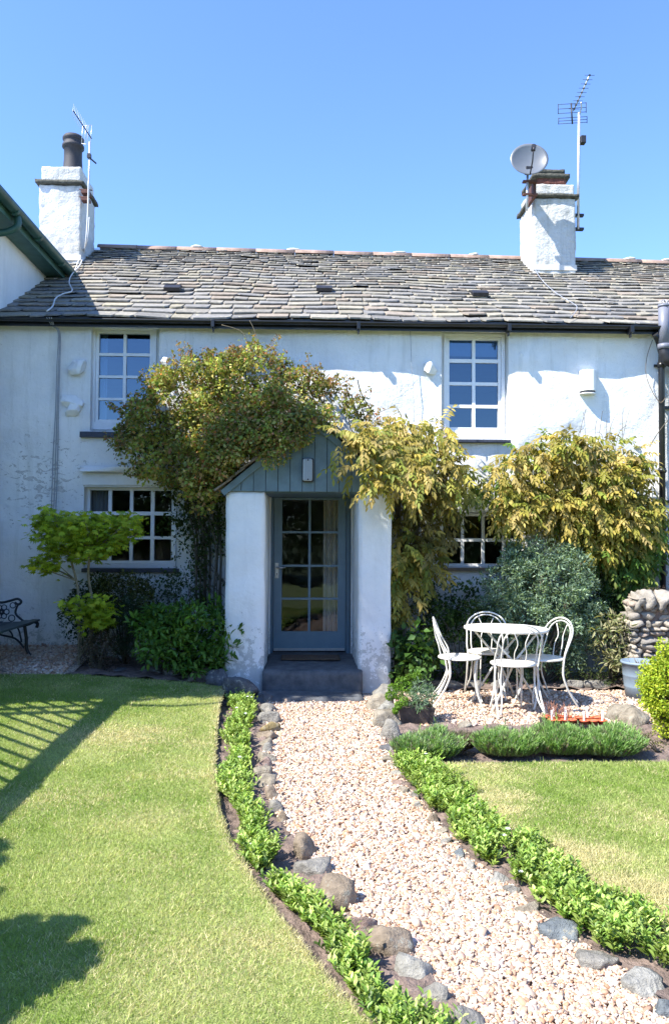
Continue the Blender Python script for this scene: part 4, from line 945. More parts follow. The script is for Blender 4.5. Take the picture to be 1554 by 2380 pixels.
# ---------------- aerials, dish, cables
# left aerial
yL = 2.25; A0 = at_y(206, 500, yL); A1 = at_y(208, 322, yL); ta = thing('tv_aerial', 'small bent tv aerial strapped to the chimney with the dark pot', 'aerial', (A0.x, yL, A0.z))
MB().tube([at_y(205, 500, yL), at_y(207, 420, yL), at_y(209, 330, yL)], .013, 8).build('mast', M['alu'], ta)
b0, b1 = at_y(170, 256, yL), at_y(213, 322, yL); b0.y = yL-.5; b0 = at_y(170, 256, yL-.5); MB().tube([b0, b1], .009, 6).build('boom', M['dark_metal'], ta)
el_ = MB()
for i in range(12):
    p = b0.lerp(b1, i/14); el_.tube([p+Vector((-.01, 0, -.09)), p+Vector((.01, 0, .09))], .0025, 4)
el_.build('elements', M['alu'], ta)
k = MB(); P_ = lambda x, y, Y=yL: at_y(x, y, Y)
for a_, b_ in (((193, 292), (214, 291)), ((214, 291), (210, 336)), ((210, 336), (190, 334)), ((190, 334), (193, 292)), ((200, 292), (197, 335)), ((206, 292), (203, 335))): k.tube([P_(*a_), P_(*b_)], .005, 5)
k.build('reflector', M['alu'], ta)
k = MB(); k.tube([P_(203, 362), P_(224, 380)], .012, 6); k.box(P_(204, 362).x, P_(212, 362).x, yL-.03, yL+.03, P_(204, 368).z, P_(204, 358).z); k.build('clamp', M['dark_metal'], ta)
k = MB()
for py in (440, 457):
    k.tube([P_(185, py), P_(215, py+2)], .008, 6); k.box(P_(189, py).x, P_(207, py).x, yL-.01, yL+.12, P_(0, py+4).z, P_(0, py-2).z)
k.build('bracket', M['rust'], ta)
# right aerial
yR = 2.9; tb = thing('tv_aerial', 'tall tv aerial on a pale mast beside the right chimney', 'aerial', tuple(at_y(1344, 535, yR))); Q = lambda x, y, Y=yR: at_y(x, y, Y)
MB().tube([Q(1342, 534), Q(1344.5, 262)], [.024, .021], 10).build('mast', M['alu'], tb)
b0, b1 = Q(1369, 175, yR-.45), Q(1331, 258, yR+.05); k = MB(); k.tube([b0, b1], .011, 6); k.tube([Q(1349, 238, yR-.15), Q(1350, 250, yR-.05), Q(1344, 272)], .010, 6); k.build('boom', M['alu'], tb)
k = MB()
for i in range(9):
    p = b0.lerp(b1, i/8.5); w = .075+.01*(i > 6); k.tube([p+Vector((-w, 0, 0)), p+Vector((w, 0, 0))], .0035, 4); k.box(p.x-.014, p.x+.014, p.y-.01, p.y+.01, p.z-.01, p.z+.01)
k.build('elements', M['dark_metal'], tb)
k = MB()
for (t_, b_, l, r_) in ((241, 262, 1296, 1361), (273, 286, 1297, 1363)):
    for py in np.linspace(t_, b_, 3): k.tube([Q(l, py+2), Q(r_, py-2)], .0045, 4)
    k.tube([Q(l, t_+1), Q(l, b_+3)], .0055, 4); k.tube([Q(r_, t_-3), Q(r_, b_)], .0055, 4)
k.tube([Q(1326, 240), Q(1329, 288)], .012, 6); k.build('reflector', M['dark_metal'], tb)
k = MB(); c0 = Q(1353, 326); k.box(c0.x-.04, c0.x+.04, yR-.05, yR+.05, c0.z-.06, c0.z+.06); k.build('mast_amplifier', M['dark_metal'], tb, bevel=.008)
k = MB()
for py in (500, 532): a_ = Q(1337, py); b_ = Q(1355, py); k.box(a_.x-.02, b_.x, yR-.02, yR+.05, a_.z-.018, a_.z+.018)
k.build('bracket', M['dark_metal'], tb)
# dish
yS = 2.1; ds = thing('satellite_dish', 'pale grey oval satellite dish clamped to the right chimney', 'satellite dish', tuple(at_y(1225, 485, yS))); c = at_y(1229.5, 369, yS-.1)
rx, rzz = 44.5/ppm(yS-.1), 43/ppm(yS-.1)
nrm = Vector((-.10, -.97, .22)).normalized(); ux = Vector((0, 0, 1)).cross(nrm).normalized(); uz = nrm.cross(ux); k = MB(); vs = []; fs = []; NR_, NA = 8, 40
for back in (0, 1):
    for i in range(NR_+1):
        rr_ = i/NR_
        for j in range(NA):
            a = 2*math.pi*j/NA; vs.append(c+ux*(rx*rr_*math.cos(a))+uz*(rzz*rr_*math.sin(a))+nrm*(.07*rr_*rr_-.07-back*.008))
for back in (0, 1):
    o_ = back*(NR_+1)*NA
    for i in range(NR_):
        for j in range(NA): fs.append((o_+i*NA+j, o_+i*NA+(j+1) % NA, o_+(i+1)*NA+(j+1) % NA, o_+(i+1)*NA+j))
for j in range(NA): fs.append((NR_*NA+j, NR_*NA+(j+1) % NA, (2*NR_+1)*NA+(j+1) % NA, (2*NR_+1)*NA+j))
k.add(vs, fs, True); k.build('reflector', M['dish'], ds)
ln = c+nrm*.30-uz*.06; k = MB(); k.tube([c-uz*rzz*.95+nrm*.0, c-uz*rzz*.75+nrm*.2, ln-uz*.01], .010, 6); k.build('arm', M['dark_metal'], ds)
k = MB(); k.tube([ln-nrm*.05, ln+nrm*.04], [.028, .035], 12); k.tube([ln+nrm*.02, ln+nrm*.03-uz*.07], .02, 8); k.build('receiver', M['dark_metal'], ds)
k = MB(); k.tube([at_y(1225, 402, yS), at_y(1223, 490, yS)], .018, 10); k.build('mast', M['alu'], ds)
k = MB(); q_ = at_y(1226, 398, yS); k.box(q_.x-.05, q_.x+.05, yS-.08, yS+.02, q_.z-.05, q_.z+.04); k.build('tilt_bracket', M['dark_metal'], ds, bevel=.006)
k = MB()
for py in (422, 452): a_ = at_y(1214, py, yS); b_ = at_y(1247, py, yS); k.box(a_.x, b_.x, yS-.03, yS+.04, a_.z-.012, a_.z+.012); 
a_ = at_y(1240, 455, yS); b_ = at_y(1247, 421, yS); k.box(a_.x, b_.x, yS+.04, 2.5, a_.z, b_.z); k.build('bracket', M['rust'], ds)
# cables
def cable(label, pts, r, mat='cable', grp=None):
    mbx = MB().tube(spline(pts, 6), r, 5); o = mbx.build('cable', M[mat]); tag(o, label, 'cable', grp); return o
def rp(x, y, off=.035): p, t = on_roof(x, y); return roofpt(p.x, t, off+.04)
cable('thick white cable running from the left aerial over the shaded slates', [at_y(206, 420, 2.2), at_y(204, 500, 2.2), at_y(200, 560, 2.2), rp(196, 600), rp(188, 625), rp(170, 645), rp(163, 665), rp(170, 685), rp(150, 692), rp(132, 703), rp(125, 722), rp(112, 733)], .009)
cable('thin white cable beside the thick one below the left chimney', [at_y(208, 505, 2.2), at_y(203, 560, 2.2), rp(190, 600), rp(178, 632), rp(168, 650)], .006)
cable('thin cable lying across the slates below the right chimney', [rp(1240, 622), rp(1244, 640), rp(1262, 665), rp(1290, 690), rp(1325, 712), rp(1337, 722), rp(1333, 735), rp(1322, 748)], .0045, 'cable_grey')
for i, (dx, lab) in enumerate(((0, 'left strand of the cable bundle down the shaded wall'), (6, 'middle strand of the cable bundle down the shaded wall'), (-4, 'right strand of the cable bundle down the shaded wall'))):
    sgn = (-5, 1, 6)[i]
    cable(lab, [at_y(114+sgn, 738, YE-.08), at_y(124+sgn*.5, 757, -.1), at_y(138+sgn*.4, 775, -.05), at_y(136+sgn*.6, 850, -.045), at_y(133+sgn*.6, 950, -.04), at_y(129+sgn, 1060, -.04), at_y(126+sgn, 1150, -.045), at_y(123+sgn, 1230, -.04), at_y(122+sgn, 1300, -.04)], .0055, 'cable_grey', 'cable strands down the shaded wall')
cable('thin bell wire hanging on the wall left of the right upper window', [at_y(953, 770, -.04), at_y(956, 850, -.05), at_y(960, 900, -.05), at_y(961, 980, -.05)], .003, 'cable_grey')
cable('looped dry vine stem by the top of the black downpipe', [at_y(1515, 790, -.06), at_y(1502, 830, -.10), at_y(1500, 870, -.08), at_y(1512, 905, -.10), at_y(1532, 935, -.12), at_y(1545, 925, -.14)], .004, 'timber')
# ------------------------------------------------------------------ climbers
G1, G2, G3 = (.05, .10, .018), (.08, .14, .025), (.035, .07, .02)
# rose over the porch and the left wall
rose_top = [(275, 1045), (268, 1000), (300, 960), (345, 895), (395, 845), (470, 830), (555, 832), (580, 808), (625, 838), (690, 858), (740, 880), (790, 905), (830, 935), (862, 975), (870, 1000), (840, 990), (800, 985), (762, 968), (720, 975), (690, 1000), (668, 1055), (640, 1082), (600, 1080), (560, 1105), (520, 1135), (505, 1180), (480, 1185), (430, 1160), (370, 1130), (320, 1100), (290, 1080)]
rose_low = [(400, 1100), (520, 1110), (522, 1200), (518, 1420), (505, 1440), (470, 1400), (420, 1300), (395, 1180)]
rosecols = [(.25, .28, .06), (.18, .25, .045), (.38, .28, .10), (.40, .18, .09), (.34, .36, .10), (.09, .13, .03)]
pc = poly_centers(rose_top, 270, -.25, -1.05); 
# crown: part of the mass sits forward over the porch roof
rad = .055+.11*rng.random(len(pc))**1.5
a = clump_foliage(pc, rad, 75, .040, .026, rosecols, OVAL, .15, .5, .3, .18, .36, w=[.25, .22, .2, .1, .15, .08])
pc2 = poly_centers(rose_top, 90, -.05, -.35); b_ = clump_foliage(pc2, .12+.06*rng.random(len(pc2)), 60, .040, .027, [(.05, .075, .016), (.07, .08, .022)], OVAL, .15)
q = samp([(270, 1040), (300, 955), (350, 900), (420, 835), (500, 822), (560, 822), (580, 800), (640, 832), (700, 858), (780, 890), (850, 950), (845, 975), (760, 905), (640, 860), (560, 850), (420, 860), (360, 930), (300, 1000)], 70)
ctr = np.array([tuple(at_y(x, y, random.uniform(-.7, -.2))) for x, y in q]); c_ = clump_foliage(ctr, .05+.05*rng.random(70), 26, .036, .022, [(.12, .12, .03), (.20, .09, .04), (.14, .13, .03)], OVAL, .0, clumpvar=.2)
pcl = poly_centers(rose_low, 60, -.05, -.28); d_ = clump_foliage(pcl, .06+.08*rng.random(60), 32, .038, .026, [(.045, .075, .02), (.06, .09, .02)], OVAL, .2)
pcs = poly_centers([(360, 1180), (515, 1180), (515, 1440), (350, 1440), (340, 1380), (400, 1300)], 46, -.05, -.3); e_ = clump_foliage(pcs, .05+.05*rng.random(46), 15, .036, .026, [(.05, .085, .02), (.06, .10, .03)], OVAL, .1)
st = MB()
# whippy shoots that break the outline, with leaves along them
sp_ = []
for i in range(90):
    x0_, y0_ = [(285, 1030), (310, 950), (360, 885), (420, 838), (480, 832), (560, 825), (590, 812), (640, 845), (700, 865), (760, 890), (810, 925), (850, 970)][i % 12]
    a0 = at_y(x0_+random.uniform(-22, 22), y0_+random.uniform(5, 25), random.uniform(-.75, -.25)); a1 = a0+Vector((random.gauss((x0_-520)/500, .5), random.gauss(-.3, .4), random.uniform(.2, 1))).normalized()*random.uniform(.10, .26)
    st.tube([a0, a0.lerp(a1, .5)+Vector((0, 0, .02)), a1], .0022, 4); sp_ += [tuple(a0.lerp(a1, t)) for t in (.35, .55, .75, .9, 1)]
sp_ = np.array(sp_); s_ = clump_foliage(sp_, np.full(len(sp_), .018), 5, .034, .021, [(.24, .24, .06), (.36, .16, .08), (.30, .26, .08)], OVAL)
d_ = join([d_, s_])
bx = at_y(500, 1500, -.15)
for i in range(13):
    x = 455+i*5.2; w = random.uniform(-18, 18)
    st.tube(spline([at_z(x+random.uniform(-6, 10), 1530, .1)+Vector((0, .75, 0)), at_y(x+w*.5, 1400, -random.uniform(.05, .25)), at_y(x+w, 1250, -random.uniform(.05, .25)), at_y(x+w*1.3-random.uniform(0, 60), 1110, -random.uniform(.1, .3))], 6), random.uniform(.006, .014), 6)
for i in range(12):
    x, y = random.uniform(360, 500), random.uniform(1200, 1400); st.tube(spline([at_y(x+70, y+60, -.1), at_y(x+30, y+5, -.15), at_y(x, y-20, -.2)], 5), .004, 5)
for i in range(40):
    x, y = random.uniform(330, 850), random.uniform(900, 1040)
    st.tube(spline([at_y(x+40, y+60, -.2), at_y(x+10, y+10, -.45), at_y(x, y-25, -.6)], 4), .006, 5)
fr = [(580, 1070), (590, 1045), (600, 1010), (640, 960), (720, 950), (770, 985), (760, 1000), (735, 1000), (700, 1020), (668, 1050), (645, 1072), (615, 1068)]
pf = poly_centers(fr, 60, -1.12, -1.35); f_ = clump_foliage(pf, .05+.06*rng.random(60), 55, .038, .025, rosecols, OVAL, .25, .5, .3, .18, .22)
pf = poly_centers([(500, 1095), (555, 1052), (630, 1000), (655, 965), (600, 970), (540, 1010), (495, 1055), (470, 1090)], 60, -1.14, -1.32); h_ = clump_foliage(pf, .05+.05*rng.random(60), 60, .038, .025, rosecols, OVAL, .25, .5, .3, .18, .22)
pf = poly_centers([(480, 1150), (420, 1100), (480, 960), (620, 900), (700, 900), (600, 990), (540, 1080)], 90, -.8, -1.25); g_ = clump_foliage(pf, .07+.08*rng.random(90), 65, .040, .026, rosecols, OVAL, .15, .5, .3, .18, .22)
d_ = join([d_, f_, g_, h_])
rose = plant('climbing_rose', 'bushy rambling rose sprawling over the left side of the porch roof', 'climbing plant', (-.9, -.1, .1), [a, b_, c_, d_, e_], 'leaf', st)
# thin shoots above
sh = MB()
for pts in ([(585, 850), (575, 800), (560, 770), (515, 755)], [(600, 850), (600, 800), (590, 765), (580, 745)], [(735, 900), (745, 870), (742, 840)], [(440, 860), (430, 830), (420, 820)], [(860, 985), (880, 960), (915, 945)]):
    sh.tube(spline([at_y(x, y, -.25) for x, y in pts], 6), .0035, 4)
sh.build('shoot', M['bark_pale'], rose)

def pinnate(P, D, n_pairs, L, leafL, leafW, cols, drop=.7, w=None, clump=None):
    """compound leaves: rachis along D, leaflets hanging from it"""
    n = len(P); D = unit(D); side = unit(np.cross(D, np.array([0, -.6, 1.0])+rng.standard_normal((n, 3))*.3)); C0 = pick(cols, n, .12, w)
    if clump is not None: C0 = C0*clump
    parts = []; up = np.cross(side, D)
    for k in range(n_pairs+1):
        t = .22+.78*k/n_pairs
        base = P+D*L[:, None]*t+np.array([0, 0, -1])*(L[:, None]*t*t*.28)
        for s in ((-1, 1) if k < n_pairs else (0,)):
            d = D*.55+side*s*.75+np.array([0, 0, -drop])+rng.standard_normal((n, 3))*.18 if s else D+np.array([0, 0, -drop*.8])
            nn = up+np.array([0, -.5, .3])+rng.standard_normal((n, 3))*.35
            l = leafL*(1+.18*rng.standard_normal(n)).clip(.6, 1.4)*(1 if s else 1.1)
            parts.append(leaves(base, d, nn, l, l*leafW/leafL, C0*(1+.1*rng.standard_normal((n, 1))), LANCE))
    return join(parts)
bronze = [(.36, .285, .05), (.41, .31, .08), (.29, .27, .045), (.44, .34, .12), (.22, .26, .045)]
olive = [(.20, .21, .035), (.27, .23, .045), (.15, .19, .03)]; green = [(.09, .18, .025), (.13, .22, .035), (.07, .14, .025)]
def wisteria_mass(poly, n, Y0, Y1, cols, ln=.22, lf=.070, lw=.025, out=.6, w=None, cn=40):
    cen = samp(poly, cn); idx = rng.integers(0, cn, n); q = cen[idx]+rng.standard_normal((n, 2))*14; ok = inpoly(q, poly); q = q[ok]; idx = idx[ok]
    yb = Y0+(Y1-Y0)*rng.random(cn); Y = (yb[idx]+rng.standard_normal(len(q))*.05)
    P = np.array([tuple(at_y(x, y, yy)) for (x, y), yy in zip(q, Y)]); m_ = len(P)
    # bunches radiate from each shoot tip
    cc = np.array([tuple(at_y(x, y, yy)) for (x, y), yy in zip(cen, yb)])[idx]
    D = unit(P-cc+rng.standard_normal((m_, 3))*.06)*.7+np.stack([rng.standard_normal(m_)*.35, -out*(.4+rng.random(m_)), -.05-.55*rng.random(m_)], 1)
    cv = (1+.16*rng.standard_normal((cn, 1)))[idx].clip(.6, 1.5)
    return pinnate(P, D, 5, ln*(1+.2*rng.standard_normal(m_)).clip(.5, 1.5), lf, lw, cols, .75, w, cv)
wR_top = [(1108, 1165), (1128, 1105), (1165, 1062), (1210, 1032), (1260, 1008), (1300, 1004), (1360, 1012), (1400, 1030), (1455, 1012), (1490, 1035), (1505, 1080), (1510, 1150), (1500, 1200), (1470, 1235), (1420, 1250), (1370, 1225), (1330, 1230), (1290, 1205), (1230, 1195), (1180, 1215), (1140, 1180), (1110, 1170)]
wR_mid = [(1150, 1130), (1500, 1130), (1535, 1195), (1530, 1260), (1500, 1290), (1400, 1300), (1340, 1270), (1290, 1215), (1220, 1190), (1160, 1190)]
wR_low = [(1330, 1230), (1540, 1180), (1545, 1240), (1520, 1310), (1480, 1380), (1430, 1400), (1400, 1330), (1360, 1290)]
wL_top = [(752, 1035), (800, 975), (850, 985), (885, 985), (940, 958), (1010, 952), (1050, 985), (1060, 1040), (1090, 1080), (1105, 1120), (1095, 1150), (1040, 1150), (980, 1120), (930, 1130), (880, 1110), (840, 1095), (800, 1080)]
wL_mid = [(840, 1090), (1085, 1080), (1085, 1150), (1050, 1185), (1030, 1270), (1010, 1310), (950, 1290), (900, 1260), (860, 1190)]
wL_low = [(905, 1230), (1010, 1230), (1020, 1330), (970, 1390), (935, 1400), (920, 1440), (890, 1400), (890, 1330), (900, 1290)]
wL_str = [(905, 1400), (950, 1400), (950, 1480), (915, 1480)]
RW = [wisteria_mass(wR_top, 780, -.28, -.55, bronze, cn=60), wisteria_mass(wR_mid, 480, -.10, -.45, bronze[:3]+olive[:2], cn=45), wisteria_mass(wR_low, 360, -.05, -.35, green+green+olive, cn=40),
      wisteria_mass(wR_top, 220, -.10, -.30, olive+green, cn=40)]
st = MB()
for i in range(9):
    x = random.uniform(1430, 1490); st.tube(spline([at_y(x, 1500, -.12), at_y(x-20, 1350, -.1), at_y(x-random.uniform(20, 120), 1230, -.15), at_y(x-random.uniform(60, 300), 1120, -.25)], 6), random.uniform(.008, .02), 6)
for i in range(12):
    x = random.uniform(1330, 1490); y = 1030+random.uniform(0, 30); dx = random.uniform(-25, 35); st.tube(spline([at_y(x, y, -.3), at_y(x+dx*.4, y-45, -.25), at_y(x+dx, y-random.uniform(50, 95), -.2)], 5), .0028, 4)
st.tube(spline([at_y(1508, 1040, -.2), at_y(1525, 1010, -.25), at_y(1552, 975, -.25)], 5), .005, 5)
plant('wisteria', 'bronze leaved wisteria massed on the wall right of the lower window', 'climbing plant', (3.6, -.12, 0), RW, 'leaf', st)
LW = [wisteria_mass(wL_top, 450, -.30, -1.0, bronze+[(.17, .17, .035)], cn=55), wisteria_mass(wL_mid, 320, -.15, -.75, [(.17, .15, .035), (.22, .17, .05), (.12, .12, .025)], cn=38), wisteria_mass([(752, 1040), (790, 985), (850, 985), (930, 1010), (1000, 1080), (960, 1160), (905, 1130), (850, 1120), (815, 1095), (790, 1060)], 170, -1.15, -1.4, bronze, cn=26), wisteria_mass(wL_low, 170, -.3, -.85, bronze[:3]+olive, cn=26), wisteria_mass(wL_str, 22, -.5, -.9, bronze[:3], cn=6),
      wisteria_mass([(1060, 1080), (1100, 1110), (1130, 1100), (1130, 1150), (1090, 1150), (1060, 1110)], 50, -.1, -.35, green+olive, cn=12)]
st = MB()
for i in range(7):
    x = 925+random.uniform(-7, 14); st.tube(spline([at_z(x, 1590, 0), at_y(x+random.uniform(-8, 8), 1480, -.6), at_y(x+random.uniform(-8, 12), 1350, -.45), at_y(x+random.uniform(-10, 40), 1200, -.35), at_y(x+random.uniform(-50, 90), 1080, -.4)], 6), random.uniform(.010, .024), 7)
for i in range(26):
    x = 930+random.uniform(0, 110); y = random.uniform(1150, 1380); st.tube(spline([at_y(935, y+70, -.5), at_y(x-10, y+10, -.45), at_y(x, y-10, -.5)], 4), .004, 5)
plant('wisteria', 'bronze leaved wisteria trailing over the right pier of the porch', 'climbing plant', (1.05, -.5, 0), LW, 'leaf', st)
# wisteria flowers
def raceme(px, py0, py1, Y, lab):
    n = 90; t = rng.random(n); p0, p1 = at_y(px, py0, Y), at_y(px, py1, Y); P = np.array(p0)[None]*(1-t[:, None])+np.array(p1)[None]*t[:, None]; r = .035*(1-.7*t)
    u = unit(rng.standard_normal((n, 3))); P = P+u*r[:, None]; V, Fc, C = leaves(P, u+[0, 0, -.3], rng.standard_normal((n, 3)), .02, .018, pick([(.42, .38, .55), (.62, .58, .66), (.30, .26, .42)], n, .1), OVAL)
    o = link('wisteria_flower', np_mesh('wisteria_flower', V, Fc, C), M['leaf'], None, tuple(p1)); tag(o, lab, 'flower', 'lilac wisteria flowers')
raceme(1030, 985, 1045, -.55, 'lilac flower cluster hanging by the right upper window'); raceme(1045, 1165, 1220, -.5, 'lilac flower cluster hanging above the lower right window')

# dark undergrowth under the left wisteria
def shrub(name, label, cat, loc, cen, rad, per, L, Wd, cols, tmpl=OVAL, mat='leaf', stems=8, sm='bark', r0=.01, group=None, **kw):
    f = clump_foliage(cen, rad, per, L, Wd, cols, tmpl, **kw); k = rng.integers(0, len(cen), stems); st = branches(loc, [cen[i] for i in k], r0, .003)
    return plant(name, label, cat, loc, [f], mat, st, sm, group)
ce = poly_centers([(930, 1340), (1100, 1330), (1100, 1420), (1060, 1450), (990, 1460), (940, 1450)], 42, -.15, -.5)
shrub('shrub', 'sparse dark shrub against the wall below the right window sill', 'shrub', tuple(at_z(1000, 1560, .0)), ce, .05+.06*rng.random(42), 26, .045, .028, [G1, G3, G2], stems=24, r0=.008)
ce = poly_centers([(922, 1480), (960, 1465), (1005, 1470), (1010, 1570), (960, 1590), (925, 1570)], 34, -.75, -1.15)
shrub('hydrangea', 'broad leaved green plant beside the right porch pier', 'plant', tuple(at_z(965, 1592, .02)), ce, .06+.04*rng.random(34), 20, .075, .055, [(.055, .12, .025), (.075, .15, .03), (.04, .09, .02)], mat='leaf_gloss', stems=8, droop=.3, upn=1.0)
ce = poly_centers([(1000, 1420), (1110, 1400), (1170, 1460), (1150, 1590), (1020, 1590), (1000, 1500)], 60, -.3, -.75)
shrub('shrub', 'mid green leafy shrub behind the left and back chairs', 'shrub', tuple(at_z(1080, 1585, .02)), ce, .07+.06*rng.random(60), 40, .042, .022, [G1, G2, (.06, .10, .02)], stems=14)
# conifer
cx = at_y(1268, 1425, -.75); base = (cx.x, -.62, 0)
ce = ell_centers((cx.x, -.55, .78), (.66, .42, .80), 330, .03, .45); ce = ce[(ce[:, 2] > .0)]
cf = clump_foliage(ce, .06+.06*rng.random(len(ce)), 110, .036, .011, [(.16, .25, .17), (.23, .33, .24), (.11, .18, .125), (.30, .38, .26), (.17, .24, .08)], LANCE, -.1, .3, .35, .2, .22, spread=.35, shell=.5)
st = branches(base, [ce[i] for i in range(0, 60, 2)], .014, .003)
plant('juniper_bush', 'big rounded blue green conifer bush behind the garden table', 'bush', base, [cf], 'leaf', st)
ce = poly_centers([(1375, 1440), (1450, 1430), (1465, 1480), (1450, 1545), (1390, 1545), (1370, 1500)], 26, -.75, -1.0)
shrub('pieris', 'variegated cream and green shrub between the conifer and the dry stone wall', 'shrub', tuple(at_z(1420, 1590, .02)), ce, .06+.04*rng.random(26), 24, .07, .018, [(.30, .29, .14), (.14, .18, .06), (.36, .33, .2)], LANCE, stems=10, droop=.1)
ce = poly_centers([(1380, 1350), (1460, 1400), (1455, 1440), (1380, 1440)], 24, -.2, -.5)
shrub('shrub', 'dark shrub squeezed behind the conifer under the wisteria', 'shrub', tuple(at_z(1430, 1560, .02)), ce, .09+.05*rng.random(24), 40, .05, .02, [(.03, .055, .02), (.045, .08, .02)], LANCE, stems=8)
ce = poly_centers([(1300, 1560), (1450, 1550), (1455, 1590), (1310, 1595)], 22, -.75, -.95)
shrub('ground_plant', 'low dark creeping plant under the variegated shrub', 'plant', tuple(at_z(1380, 1596, .02)), ce, .05+.03*rng.random(22), 26, .035, .016, [(.04, .06, .02), (.06, .085, .03)], stems=4)
k = MB(); a_ = at_z(1448, 1596, 0); k.tube([a_, at_y(1462, 1380, -.75)], .012, 6); tag(k.build('garden_stake', M['timber']), 'thin wooden stake leaning by the dry stone wall', 'stake')

# ------------------------------------------------------------------ left bed
# japanese maple: two thin trunks, flat layers of leaves
mz = .16; b1 = at_y(186, 1500, -.75); b1.z = mz; b2 = at_y(212, 1500, -.72); b2.z = mz
lay = []
def mlayer(poly, n, Y0, Y1, per=9, L=.062):
    ce = poly_centers(poly, n, Y0, Y1); idx = np.repeat(np.arange(n), per); m_ = len(idx)
    P = ce[idx]+rng.standard_normal((m_, 3))*np.array([.05, .05, .032]); D = np.stack([rng.standard_normal(m_), -.5+rng.standard_normal(m_)*.7, -.35+rng.standard_normal(m_)*.2], 1)
    Nn = np.array([0, -.35, 1])+rng.standard_normal((m_, 3))*.3; l = L*(1+.2*rng.standard_normal(m_)).clip(.6, 1.4)
    lay.append(leaves(P, D, Nn, l, l*1.05, pick([(.42, .50, .03), (.34, .43, .025), (.50, .54, .05), (.23, .32, .025)], m_, .12)*(1+.12*rng.standard_normal((n, 1)))[idx], PALM)); return ce
C1 = mlayer([(75, 1215), (105, 1185), (150, 1195), (200, 1200), (270, 1198), (330, 1205), (336, 1222), (320, 1250), (285, 1262), (260, 1285), (230, 1300), (175, 1300), (130, 1290), (85, 1270), (70, 1235)], 250, -.45, -1.15)
C2 = mlayer([(66, 1300), (110, 1288), (140, 1300), (140, 1330), (105, 1332), (75, 1318)], 22, -.6, -.95)
C3 = mlayer([(152, 1400), (185, 1388), (235, 1385), (258, 1405), (262, 1440), (225, 1462), (175, 1450), (165, 1420)], 44, -.8, -1.15)
t1 = [b1, at_y(183, 1400, -.75), at_y(178, 1350, -.75), at_y(163, 1295, -.78)]; t2 = [b2, at_y(213, 1400, -.72), at_y(206, 1340, -.75), at_y(208, 1290, -.78)]
st = MB(); s1 = spline(t1, 6); st.tube(s1, [.018-.008*i/(len(s1)-1) for i in range(len(s1))], 8); s2 = spline(t2, 6); st.tube(s2, [.02-.009*i/(len(s2)-1) for i in range(len(s2))], 8)
for src, cs in ((t1[-1], C1[:9]), (t2[-1], C1[9:22]), (t1[-2], C2[:6]), (b1+Vector((0, 0, .15)), C3[:9])): branches(src, cs, .008, .0025, st, .1)
plant('japanese_maple', 'lime green japanese maple with layered leaves before the lower left window', 'tree', (b1.x, -.75, mz), lay, 'leaf', st, 'bark_pale', fol='crown', stn='trunk')
# clipped dark shrub under the window
a0 = at_y(222, 1325, -.45); a1 = at_y(352, 1425, -.45)
ce = np.stack([a0.x+(a1.x-a0.x)*rng.random(120), -.3-.35*rng.random(120), a1.z-.15+(a0.z-a1.z+.1)*rng.random(120)], 1)
shrub('clipped_shrub', 'dark clipped shrub with a flat top below the lower left window', 'shrub', tuple(at_z(290, 1530, .18)), ce, .06+.02*rng.random(120), 46, .032, .016, [(.05, .07, .015), (.09, .10, .02), (.035, .055, .015), (.14, .14, .04)], mat='leaf_gloss', stems=12, upn=.6)
ce = poly_centers([(150, 1400), (200, 1360), (240, 1340), (250, 1440), (230, 1500), (180, 1480), (150, 1450)], 50, -.25, -.6)
shrub('shrub', 'dark evergreen bush behind the maple trunks', 'shrub', tuple(at_z(205, 1530, .2)), ce, .07+.04*rng.random(50), 40, .036, .02, [(.03, .055, .018), (.04, .075, .02)], mat='leaf_gloss', stems=10)
ce = poly_centers([(310, 1450), (345, 1420), (400, 1405), (460, 1415), (505, 1400), (545, 1470), (552, 1520), (530, 1560), (470, 1575), (400, 1560), (340, 1545), (310, 1500)], 130, -.65, -1.2)
shrub('laurel_bush', 'fresh green leafy bush against the left pier of the porch', 'bush', tuple(at_z(430, 1560, .12)), ce, .06+.05*rng.random(130), 30, .072, .026, [(.075, .17, .024), (.10, .22, .03), (.05, .12, .02), (.15, .25, .04)], LANCE, 'leaf_gloss', 24, droop=-.15, upn=.9, spread=.5)
ce = poly_centers([(175, 1500), (215, 1465), (260, 1460), (280, 1500), (275, 1550), (200, 1555)], 40, -.85, -1.1)
shrub('heather', 'low reddish brown heather in front of the maple', 'plant', tuple(at_z(230, 1560, .2)), ce, .06+.03*rng.random(40), 44, .022, .008, [(.09, .05, .035), (.06, .045, .03), (.05, .06, .025)], stems=10)
ce = poly_centers([(255, 1400), (300, 1370), (330, 1400), (320, 1500), (270, 1520)], 40, -.6, -.85)
f = clump_foliage(ce, .06+.04*rng.random(40), 70, .028, .005, [(.03, .06, .03), (.045, .08, .04)], NEEDLE, -.5, spread=.5); st = branches(tuple(at_z(290, 1550, .17)), [c for c in ce[:20]], .008, .003)
plant('rosemary', 'dark spiky rosemary between the maple and the leafy bush', 'plant', tuple(at_z(290, 1550, .17)), [f], 'leaf', st)
ce = poly_centers([(380, 1330), (440, 1320), (470, 1380), (440, 1415), (390, 1400)], 30, -.3, -.6)
shrub('shrub', 'loose twiggy shrub behind the leafy bush beside the rose canes', 'shrub', tuple(at_z(420, 1530, .15)), ce, .05+.05*rng.random(30), 20, .032, .016, [(.04, .075, .025), (.06, .10, .03)], stems=22, r0=.006)
